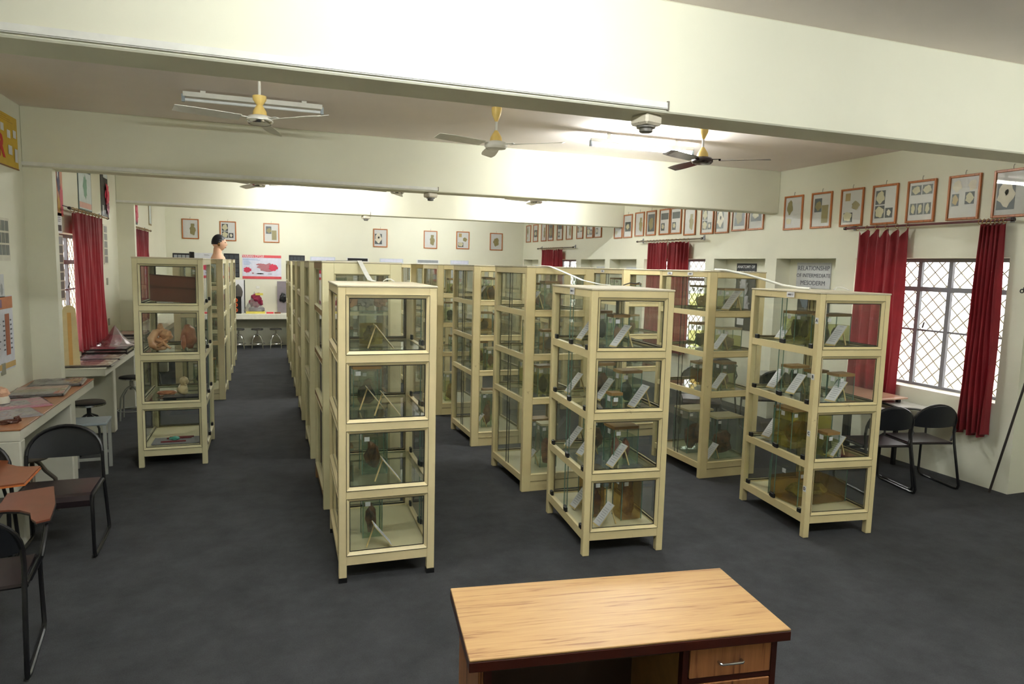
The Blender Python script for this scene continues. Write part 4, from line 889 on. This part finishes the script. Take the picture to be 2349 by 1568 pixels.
# ------------------------------------------------------------------ framed prints
PT = [cP('photo_slate', (84, 90, 96)), cP('photo_olive', (142, 132, 88)), cP('photo_cream', (196, 190, 156)), cP('photo_dark', (58, 64, 66)), cP('photo_ochre', (172, 148, 92)), cP('photo_pale', (214, 206, 186))]
def picture(label, x, y, z, wall, w, h, patches, grp, fr=FRAMEW, tilt=.0):
    """local frame: picture in the XZ plane facing -Y; then rotated onto its wall"""
    rz = {'R': -PI/2, 'B': 0, 'L': PI/2}[wall]
    t = thing('framed_print', label, 'picture', (x, y, z), rz, grp); a, b, f = w/2, h/2, .024
    for nm, box in (('frame_side', (-a, -a+f, -b, b)), ('frame_side', (a-f, a, -b, b)), ('frame_rail', (-a+f, a-f, -b, -b+f)), ('frame_rail', (-a+f, a-f, b-f, b))):
        g = MB(); g.rbox(box[0], box[1], -.022, 0, box[2], box[3], .004); g.build(nm, fr, t)
    g = MB(); g.box(-a+f, a-f, -.008, -.002, -b+f, b-f); g.build('mount', mat('print_paper', (206, 206, 204), .6, var=.02), t)
    iw, ih = a-f, b-f
    for (u0, u1, v0, v1, m_, kind) in patches:
        x0, x1, z0, z1 = u0*iw, u1*iw, v0*ih, v1*ih; g = MB()
        if kind == 'r': g.box(x0, x1, -.0095, -.0081, z0, z1)
        else:
            n = 14; sd = u0*7+v1*3; cx, cz = (x0+x1)/2, (z0+z1)/2
            vs = [(cx+(x1-x0)/2*math.cos(2*PI*i/n)*(1+.18*math.sin(i*2.3+sd)), -.0102, cz+(z1-z0)/2*math.sin(2*PI*i/n)*(1+.15*math.sin(i*1.7+sd))) for i in range(n)]
            g.add(vs, [tuple(range(n))])
        g.build('printed_photo' if kind == 'r' else 'printed_figure', PT[m_], t)
    g = MB(); g.quad((-a+f, -.014, -b+f), (a-f, -.014, -b+f), (a-f, -.014, b-f), (-a+f, -.014, b-f)); g.build('glass_pane', PICGL, t)
    g = MB(); g.tube([(0, -.008, b), (-.004, -.006, b+.02), (.002, -.006, b+.045), (.012, -.006, b+.04)], .002, 5); g.build('hook', BLKM, t)
    if tilt: t.rotation_euler = (0, tilt, rz) if wall == 'B' else (0, 0, rz)
PP = {
 'leaf': [(-.8, -.1, -.1, .8, 1, 'e'), (-.85, -.2, -.75, -.35, 2, 'e')], 'two': [(-.8, .0, -.1, .75, 0, 'r'), (-.7, .0, .0, .55, 1, 'e'), (.05, .75, -.8, .3, 1, 'r')],
 'three': [(-.7, -.2, .4, .85, 4, 'r'), (.0, .75, -.15, .35, 1, 'e'), (-.8, .1, -.85, -.3, 3, 'r'), (-.8, .05, -.8, -.25, 2, 'e')],
 'four': [(-.85, .0, .02, .8, 3, 'r'), (-.8, -.05, .08, .75, 2, 'e'), (-.85, .0, -.75, -.05, 3, 'r'), (-.8, -.05, -.72, -.1, 2, 'e'), (.1, .75, -.75, -.2, 3, 'r'), (.25, .6, -.65, -.3, 5, 'e')],
 'five': [(-.85, -.05, .35, .85, 3, 'r'), (-.75, -.12, .4, .8, 2, 'e'), (.05, .85, .35, .85, 3, 'r'), (.12, .78, .4, .8, 2, 'e'), (-.85, -.35, -.7, -.1, 3, 'r'), (-.75, -.45, -.65, -.15, 2, 'e'), (-.28, .22, -.7, -.1, 3, 'r'), (-.18, .12, -.65, -.15, 2, 'e'), (.3, .82, -.7, -.1, 3, 'r'), (.4, .72, -.65, -.15, 2, 'e')],
 'curl': [(-.85, -.2, .3, .85, 5, 'e'), (.3, .85, .3, .85, 5, 'e'), (-.85, -.35, -.4, .2, 3, 'r'), (-.8, -.4, -.35, .15, 4, 'e'), (.1, .75, -.35, .25, 3, 'r'), (.15, .7, -.3, .2, 2, 'e')],
 'disc': [(-.9, .25, -.75, .5, 0, 'r'), (-.85, .2, -.6, .55, 5, 'e'), (-.4, -.15, -.1, .2, 0, 'e')],
 'mid': [(-.75, .75, -.5, .4, 3, 'r'), (-.5, .4, -.3, .2, 2, 'e')], 'vase': [(-.1, .7, -.7, .4, 1, 'e'), (.05, .55, .3, .6, 1, 'r')],
 'big': [(-.75, .8, -.75, .8, 0, 'r'), (-.5, .5, -.6, .5, 1, 'e')], 'pair': [(-.8, .8, .2, .75, 3, 'r'), (-.75, .0, -.75, -.1, 3, 'r'), (-.6, -.1, -.6, -.2, 2, 'e')]}
first7 = [(7.43, 'leaf', 'olive leaf-shaped figure'), (6.94, 'two', 'two olive photographs'), (6.46, 'three', 'three small scattered photographs'), (5.995, 'four', 'three white-on-black photographs'), (5.535, 'five', 'five white-on-black photographs'), (5.055, 'curl', 'two curled pale figures'), (4.585, 'disc', 'large pale disc photograph, reflecting the tube')]
for y, p, d in first7: picture('brown framed print with %s, above nearest right window' % d, XR, y, 2.855, 'R', .345, .45, PP[p], 'framed prints above the nearest right window')
ys2 = [12.25, 11.87, 11.43, 11.02, 10.57, 10.215, 9.80, 9.325, 8.945, 8.54, 8.17]; ks = ['leaf', 'mid', 'vase', 'big', 'pair', 'pair', 'vase', 'four', 'disc', 'big', 'mid']
ORD2 = ['leftmost', 'second', 'third', 'fourth', 'fifth', 'sixth', 'seventh', 'eighth', 'ninth', 'tenth', 'rightmost']
for k, (y, p) in enumerate(zip(ys2, ks)):
    z = 2.90 if k in (2, 3, 4, 5) else (2.885 if k in (0, 1, 9, 10) else 2.865)
    picture('framed print, %s%s in the row above middle right window' % (ORD2[k], '' if k in (0, 10) else ' from left'), XR, y, z, 'R', .335, .45, PP[p], 'framed prints above the middle right window')
ys3 = [17.21, 16.70, 16.14, 15.70, 15.14, 14.60, 14.03, 13.53, 13.14]; ks3 = ['leaf', 'mid', 'vase', 'big', 'pair', 'vase', 'curl', 'four', 'pair']
for k, (y, p) in enumerate(zip(ys3, ks3)):
    picture('framed print, %s%s in the row above farthest right window' % (ORD2[k] if k < 8 else 'rightmost', '' if k in (0, 8) else ' from left'), XR, y, 2.93, 'R', .335, .45, PP[p], 'framed prints above the farthest right window')
for (x, z, p, d) in [(-1.61, 2.74, 'vase', 'green jar figure'), (-.805, 2.72, 'four', 'black and white photographs'), (.16, 2.715, 'two', 'two pale green photographs'), (2.765, 2.69, 'disc', 'pale round leaf'), (4.06, 2.695, 'vase', 'small green block at right'), (4.93, 2.71, 'three', 'black branching figure'), (5.86, 2.705, 'big', 'green leaf at top')]:
    pp = [q for q in PP[p] if not (p == 'big' and q[4] == 0)]
    picture('brown framed print with %s on the far wall' % d, x, YB, z, 'B', .36, .46, pp, 'framed prints on the far wall')
# ------------------------------------------------------------------ posters and charts on walls
def poster(name, label, wall, x, y, z, w, h, base, items, cat='poster', th=.006, edge=None, hangs=False):
    if wall == 'L' and y > 8: y *= 1.024; z = 2.05+(z-2.05)*1.024
    rz = {'R': -PI/2, 'B': 0, 'L': PI/2}[wall]; t = thing(name, label, cat, (x, y, z), rz); a, b = w/2, h/2; th0 = th
    g = MB(); g.box(-a, a, -th, 0, -b, b); g.build('sheet', base, t)
    for qi, it in enumerate(items):
        th = th0+.0005*qi
        u0, u1, v0, v1, m_ = it[:5]; kind = it[5] if len(it) > 5 else 'r'; g = MB()
        x0, x1, z0, z1 = u0*a, u1*a, v0*b, v1*b
        if kind == 'r': g.box(x0, x1, -th-.0016, -th-.0001, z0, z1); g.build('printed_block', m_, t)
        elif kind == 'grid':
            nx, nz = it[6]; 
            for i in range(nx):
                for j in range(nz):
                    c0 = x0+(x1-x0)*(i+.08)/nx; c1 = x0+(x1-x0)*(i+.92)/nx; d0 = z0+(z1-z0)*(j+.08)/nz; d1 = z0+(z1-z0)*(j+.92)/nz
                    g = MB(); g.box(c0, c1, -th-.0016, -th-.0001, d0, d1); g.build('printed_photo', m_, t)
        elif kind == 'e':
            n = 18; sd = u0*5+v0*3; cx, cz = (x0+x1)/2, (z0+z1)/2
            vs = [(cx+(x1-x0)/2*math.cos(2*PI*i/n)*(1+.2*math.sin(i*1.9+sd)), -th-.0022, cz+(z1-z0)/2*math.sin(2*PI*i/n)*(1+.2*math.sin(i*2.6+sd))) for i in range(n)]
            g.add(vs, [tuple(range(n))]); g.build('printed_figure', m_, t)
        elif kind == 'lines':
            k = it[6]
            for i in range(k):
                zz = z1-(z1-z0)*(i+.5)/k; g.box(x0, x0+(x1-x0)*(.7+.3*((i*7) % 5)/5), -th-.0012, -th-.0001, zz-max(.003, (z1-z0)/k*.16), zz+max(.003, (z1-z0)/k*.16))
            g.build('text_lines', m_, t)
        elif kind == 'text': textmesh(it[6], it[7], m_, 'lettering', t, (x0, -th-.0008, z0), (PI/2, 0, 0), bold=it[8] if len(it) > 8 else 0)
        elif kind == 'relief': g.blob(((x0+x1)/2, -th-.012, (z0+z1)/2), ((x1-x0)/2, .014, (z1-z0)/2), it[6], .5, 3, 3.0); g.build('relief_figure', m_, t, smooth=True)
    return t
LILAC = cP('poster_lilac', (214, 216, 232)); PRED = cP('poster_red', (212, 84, 92)); PBLUE = cP('poster_blue', (124, 158, 204)); PDEEP = cP('poster_crimson', (206, 62, 90)); PMAU = cP('poster_mauve', (176, 116, 126))
poster('organ_poster', 'poster with red bands and an ovary-like drawing on far wall above the counter', 'B', -.065, YB, 1.895, .88, .57, LILAC,
       [(-1, 1, .78, 1, PRED), (-1, 1, -1, -.78, PRED), (-.5, -.5, .89, .89, WHITE, 'text', 'OVARIAN CYCLE', .07, .001), (-.96, .1, .54, .70, PBLUE, 'lines', 2), (-.94, -.52, .18, .52, PBLUE, 'lines', 4),
        (-.94, -.56, -.48, -.02, PDEEP, 'e'), (-.52, -.42, -.58, -.46, PMAU, 'e'), (-.2, .82, -.38, .30, PMAU, 'e'), (.35, .8, -.32, .26, PDEEP, 'e'), (-.3, .1, .12, .30, PMAU, 'e'), (-.3, .1, -.6, -.5, INKD, 'e'), (.3, .6, -.62, -.52, INK, 'lines', 1)])
BOARD = cP('board_black', (30, 31, 36)); CELL = cP('cell_grey', (150, 154, 158)); 
poster('photo_board', 'black board with grey photos on far wall, far left', 'B', -1.81, YB, 1.9, .38, .55, BOARD, [(-.9, .9, -.9, .9, CELL, 'grid', (4, 5))], 'board')
poster('photo_board', 'black board with round photos beside the organ poster', 'B', -.74, YB, 1.92, .34, .56, BOARD, [(-.95, .95, -.95, .9, mat('cell_dark', (60, 64, 70), .5), 'grid', (3, 5))], 'board')
poster('photo_board', 'black board right of the organ poster, above the cabinets', 'B', .74, YB, 1.92, .37, .56, BOARD, [(-.9, .9, -.9, .9, mat('cell_dark', (60, 64, 70), .5), 'grid', (4, 5))], 'board')
poster('chart_sheet', 'pale sheet on far wall between the two left black boards', 'B', -1.28, YB, 1.92, .56, .55, mat('sheet_grey', (206, 208, 214), .5), [(-.2, .3, .75, .9, INK, 'lines', 2), (-.8, .8, -.8, .5, CELL, 'lines', 8)], 'chart')
for k, (x, w) in enumerate([(1.35, .6), (2.2, .55), (3.05, .6), (4.0, .6), (4.85, .5)]):
    poster('chart_sheet', 'pale chart behind the cabinets on far wall, %s from the aisle' % ORD[k+1], 'B', x, YB, 1.90, w, .56, [mat('sheet_blueish', (196, 204, 214), .5), mat('sheet_white', (222, 222, 218), .5)][k % 2], [(-.9, .9, .7, .95, [LILAC, BOARD, LILAC, CELL, LILAC][k]), (-.8, .8, -.8, .5, INK, 'lines', 9)], 'chart')
# items on the far counter
t = thing('picture_board', 'framed white board with dark oval leaning at left of far counter', 'board', (-.60, 17.42, .806), 0)
g = MB(); g.box(-.15, .15, -.01, .01, 0, .78); g.build('board', WHITE, t); g = MB(); g.box(.13, .15, -.014, -.0105, 0, .78); g.build('edge', BLK, t); g = MB(); g.blob((0, -.014, .5), (.1, .012, .17), 4, .2); g.build('oval', mat('oval_dark', (92, 88, 84), .4), t, smooth=True)
t = thing('display_box', 'black box with orange rings on far counter', 'box', (-.63, 17.22, .806), 0)
g = MB(); g.rbox(-.14, .10, -.06, .06, 0, .40, .005); g.build('box', BLK, t)
for k, zz in enumerate((.08, .2, .31)): g = MB(); g.tube([(-.04+.05*math.cos(a), -.066, zz+.04*math.sin(a)) for a in [2*PI*i/14 for i in range(14)]], .016, 6, True); g.build('orange_ring', mat('orange_plastic', (206, 92, 48), .4), t, smooth=True)
t = thing('wrapped_heart_model', 'crimson model wrapped in clear plastic on yellow base, far counter', 'model', (-.22, 17.25, .806), 0)
g = MB(); g.rbox(-.21, .21, -.12, .12, 0, .05, .004); g.build('base', mat('yellow_base', (214, 200, 96), .5), t)
g = MB(); g.rbox(-.16, .2, -.09, .09, .052, .14, .02); g.build('stand', GREYC, t)
g = MB(); g.blob((.02, 0, .30), (.14, .08, .15), 6, .4, 3); g.build('model', mat('crimson', (134, 34, 66), .35), t, smooth=True)
g = MB(); g.box(0, .17, -.06, .0, .43, .48); g.build('yellow_top', mat('yellow_base', (214, 200, 96), .5), t)
g = MB(); n = 16; vs = [(-.02, 0, .52)]+[((.2 if i % 2 else .24)*math.cos(2*PI*i/n)-.03, (.11 if i % 2 else .14)*math.sin(2*PI*i/n), .055) for i in range(n)]; g.add(vs, [(0, 1+i, 1+(i+1) % n) for i in range(n)]); g.build('plastic_wrap', WRAP, t)
tag(MB().rbox(-.08, .08, -.06, .06, 0, .035, .004).build('red_box', REDC, None, (.10, 17.2, .806)), 'small red box lying on far counter', 'box')
tag(MB().rbox(-.07, .07, -.05, .05, 0, .03, .004).build('brown_box', BRNC, None, (.27, 17.2, .806)), 'small brown box right of the red one on far counter', 'box')
t = thing('grey_board', 'tall grey board with dark specimen leaning on far wall by the aisle cabinets', 'board', (.42, 17.45, .806), 0)
g = MB(); g.box(-.15, .15, -.01, .01, 0, .76); g.build('board', mat('board_mauve', (132, 124, 130), .5), t); g = MB(); g.blob((-.02, -.03, .36), (.07, .03, .09), 9, .4, 3); g.build('dark_shape', BLK, t, smooth=True)
tag(MB().rbox(-.04, .04, -.008, 0, -.03, .03, .003).build('wall_switch', PVC, None, (-.17, YB, 1.41)), 'small white socket on far wall above the wrapped model', 'socket')
# left wall
YEL = mat('board_yellow', (206, 170, 44), .5, var=.05)
t = poster('yellow_board', 'yellow board with red letter and paper notes at top left corner', 'L', XL, 7.0, 3.05, 1.22, .46, YEL, [(-.2, .9, .7, .93, mat('yellow_dark', (184, 142, 40), .5), 'lines', 3),
   (.28, .28, -.30, -.3, mat('board_red', (186, 30, 36), .5), 'text', 'R', .26, .012), (.30, .42, .30, .58, WHITE), (.55, .68, .12, .42, WHITE), (.80, .93, .2, .5, WHITE), (.57, .73, -.5, -.15, WHITE), (.84, .96, -.72, -.2, WHITE), (-1, 1, -1, -.96, BRNC)], 'board')
poster('cell_chart', 'grey grid photo chart on left wall near the pier', 'L', XL, 6.83, 2.18, .86, .37, mat('chart_cream', (204, 200, 182), .5), [(-.96, .96, -.78, .92, mat('cell_olive', (98, 102, 96), .5), 'grid', (9, 3))], 'chart')
poster('notice_sheet', 'small faded notice on left wall below the grid chart', 'L', XL, 6.98, 1.78, .16, .20, mat('notice_grey', (200, 202, 204), .5), [(-.3, .5, -.8, .2, CELL, 'e')], 'notice')
poster('muscle_poster', 'white poster with purple-orange header and brown column figure on left wall', 'L', XL, 6.86, 1.37, .74, .64, mat('poster_white', (206, 208, 218), .5),
       [(-1, 1, .66, .98, mat('hdr_orange', (188, 116, 76), .5)), (-.9, .3, .70, .92, mat('hdr_purple', (122, 92, 120), .5)), (-.9, .2, -.6, .5, INK, 'lines', 12), (.45, .72, -.6, .52, mat('col_brown', (160, 92, 66), .5)), (.3, .42, -.5, .4, INK, 'lines', 7), (.76, .88, -.5, .4, INK, 'lines', 7), (-1, 1, -.95, -.8, mat('ftr_gold', (198, 164, 104), .5))])
tag(MB().rbox(0, .012, -.045, .045, -.05, .05, .003).build('wall_switch', mat('switch_grey', (150, 148, 130), .4), None, (XL, 6.93, 1.07)), 'grey switch plate on left wall below the poster', 'switch')
poster('body_cutout', 'oval anatomical cut-out with red and purple shapes beyond left pier', 'L', XL, 8.70, 2.78, .30, .62, SALMON, [(-.5, .3, -.2, .7, mat('cut_blue', (60, 52, 96), .5), 'e'), (.1, .95, -.95, .1, PDEEP, 'e'), (-.6, .1, -.9, -.3, mat('cut_gold', (196, 150, 62), .5), 'e'), (-.5, -.1, .3, .9, WHITE, 'e')], 'cut-out')
poster('green_poster', 'teal framed poster with green figure above left curtain rod', 'L', XL, 9.86, 2.87, .68, .56, mat('poster_teal', (72, 96, 96), .5), [(-.92, .94, -.9, .95, mat('poster_pale', (206, 216, 216), .5)), (-.9, .9, .75, .95, mat('teal_hdr', (92, 112, 124), .5)), (-.3, .3, -.4, .6, mat('fig_green', (118, 160, 138), .5), 'e'), (-.9, .9, -.85, -.6, mat('pink_band', (216, 168, 158), .5))])
poster('vessel_model_board', 'black board with red vessel relief above left curtain', 'L', XL, 10.97, 2.90, .46, .60, BOARD, [(.1, .9, -.5, .5, PDEEP, 'relief', 3), (.3, .8, -.9, -.3, mat('relief_pink', (190, 130, 150), .5), 'relief', 6), (-.3, .9, .8, 1, mat('poster_pale', (206, 216, 216), .5)), (-.7, -.4, -.95, -.5, WHITE)], 'board')
poster('photo_strip', 'grey photo strip board right of left curtain', 'L', XL, 10.92, 2.22, .26, .56, mat('chart_cream', (204, 200, 182), .5), [(-.8, .9, -.95, .95, mat('cell_mid', (128, 128, 122), .5), 'grid', (1, 5))], 'chart')
poster('photo_strip', 'narrow strip of dark photos on left wall just past the pier', 'L', XL, 8.66, 1.92, .22, .72, mat('chart_cream', (204, 200, 182), .5), [(-.8, .8, -.95, .7, mat('cell_olive', (98, 102, 96), .5), 'grid', (1, 6)), (-.8, .8, .72, .95, CELL)], 'chart')
poster('text_notice', 'small black lettered notices on left wall just past the pier', 'L', XL, 8.66, 2.40, .2, .22, WHITE, [(-.7, .7, -.8, -.2, BOARD), (-.7, .7, .1, .8, INK, 'lines', 4)], 'notice')
poster('vessel_model_board', 'dark board with red vessels over farther left curtain rod', 'L', XL, 13.3, 2.86, .5, .5, BOARD, [(.0, .9, -.7, .7, PDEEP, 'relief', 8), (-.9, 0, -.9, -.6, WHITE)], 'board')
poster('red_relief', 'small red relief model left of farther left curtain rod', 'L', XL, 12.75, 2.70, .22, .2, WHITE, [(-.8, .8, -.8, .8, PDEEP, 'relief', 2)], 'model')
poster('framed_chart', 'narrow gold framed chart on left wall near far corner', 'L', XL, 14.98, 2.88, .34, .42, mat('frame_gold', (132, 112, 64), .4), [(-.7, .7, -.85, .85, mat('poster_pale', (206, 216, 216), .5))], 'picture')
poster('colour_chart', 'tall yellow, blue and black chart on left wall past second pier', 'L', XL, 12.72, 1.55, .3, .95, WHITE, [(-.8, .8, .6, .85, BOARD), (-.8, .8, .45, .58, YEL), (-.8, .8, .2, .42, mat('chart_blue', (60, 74, 170), .5)), (-.8, .8, -.3, .0, BOARD), (-.8, .8, -.6, -.4, mat('chart_green', (70, 120, 84), .5))], 'chart')
for k, (y, z) in enumerate([(11.2, 1.70), (11.2, 1.12)]):
    tag(MB().rbox(0, .01, -.04, .04, -.05, .05, .003).build('wall_switch', mat('switch_grey', (150, 148, 130), .4), None, (XL, y, z)), 'grey %s switch plate on left wall right of the curtain' % ('upper' if k == 0 else 'lower'), 'switch')
# alcove posters on the right
XN = XR+.24
poster('header_poster', 'white hand-lettered sign reading RELATIONSHIP OF INTERMEDIATE MESODERM in nearer alcove', 'R', XN, 7.25, 2.03, .60, .34, mat('sign_grey', (196, 198, 200), .5),
       [(0, 0, .55, .55, INK, 'text', 'RELATIONSHIP', .085), (0, 0, -.02, -.02, INK, 'text', 'OF INTERMEDIATE', .072), (.0, 0, -.6, -.6, INK, 'text', 'MESODERM', .085)], 'sign', .012)
poster('specimen_board', 'black board with grey figure below the white lettered sign', 'R', XN, 7.22, 1.48, .56, .70, BOARD, [(-.8, -.2, .3, .95, mat('slate_blue', (84, 96, 112), .5), 'e'), (.0, .8, .2, .6, INK, 'lines', 2), (.2, .8, -.6, .3, CELL, 'e'), (.3, .6, -.3, .2, SALMON, 'e')], 'board', .012)
poster('header_poster', 'black sign with white lettering in the second alcove from near', 'R', XN, 8.61, 2.09, .44, .19, BOARD, [(0, 0, .45, .45, WHITE, 'text', 'ANATOMY OF', .062, .001), (0, 0, -.45, -.45, WHITE, 'text', 'DEVELOPMENT', .055, .001)], 'sign', .012)
poster('specimen_board', 'black board with white twisted figure in second alcove', 'R', XN, 8.61, 1.70, .44, .56, BOARD, [(-.5, .3, -.1, .9, SILV, 'relief', 4), (-.4, .5, -.9, .1, SILV, 'relief', 7), (-.8, -.4, -.95, -.2, mat('cut_gold', (196, 150, 62), .5), 'e')], 'board', .012)
poster('specimen_board', 'black board with small white label low in second alcove', 'R', XN, 8.58, 1.28, .44, .22, BOARD, [(-.8, -.1, -.3, .6, WHITE)], 'board', .012)
for k, (y0, d) in enumerate([(12.04, 'third'), (13.36, 'fourth'), (17.0, 'last')]):
    poster('header_poster', 'pale lettered sign in the %s alcove of right wall' % d, 'R', XN, y0, 2.0, .5, .2, mat('sign_grey', (196, 198, 200), .5), [(-.8, .8, -.6, .6, INK, 'lines', 2)], 'sign', .012)
# leaning pole and wall hook at right
g = MB(); g.tube([(6.52, 4.42, .008), (6.60, 4.12, 1.75)], .011, 8); tag(g.build('leaning_pole', mat('pole_dark', (48, 42, 40), .5), smooth=True), 'thin dark pole leaning on right wall at frame edge', 'pole')
t = thing('wall_hook', 'black iron hook on right wall at the frame edge', 'hook', (6.645, 4.37, 1.96))
g = MB(); g.tube([(0, 0, 0), (-.04, -.02, .0), (-.05, -.03, .01)], .012, 8); g.build('stem', BLKM, t, smooth=True)
g = MB(); g.tube([(-.04, .0+.016*math.cos(a), -.02+.016*math.sin(a)) for a in [2*PI*i/12 for i in range(12)]], .005, 6, True); g.build('ring', BLKM, t, smooth=True)
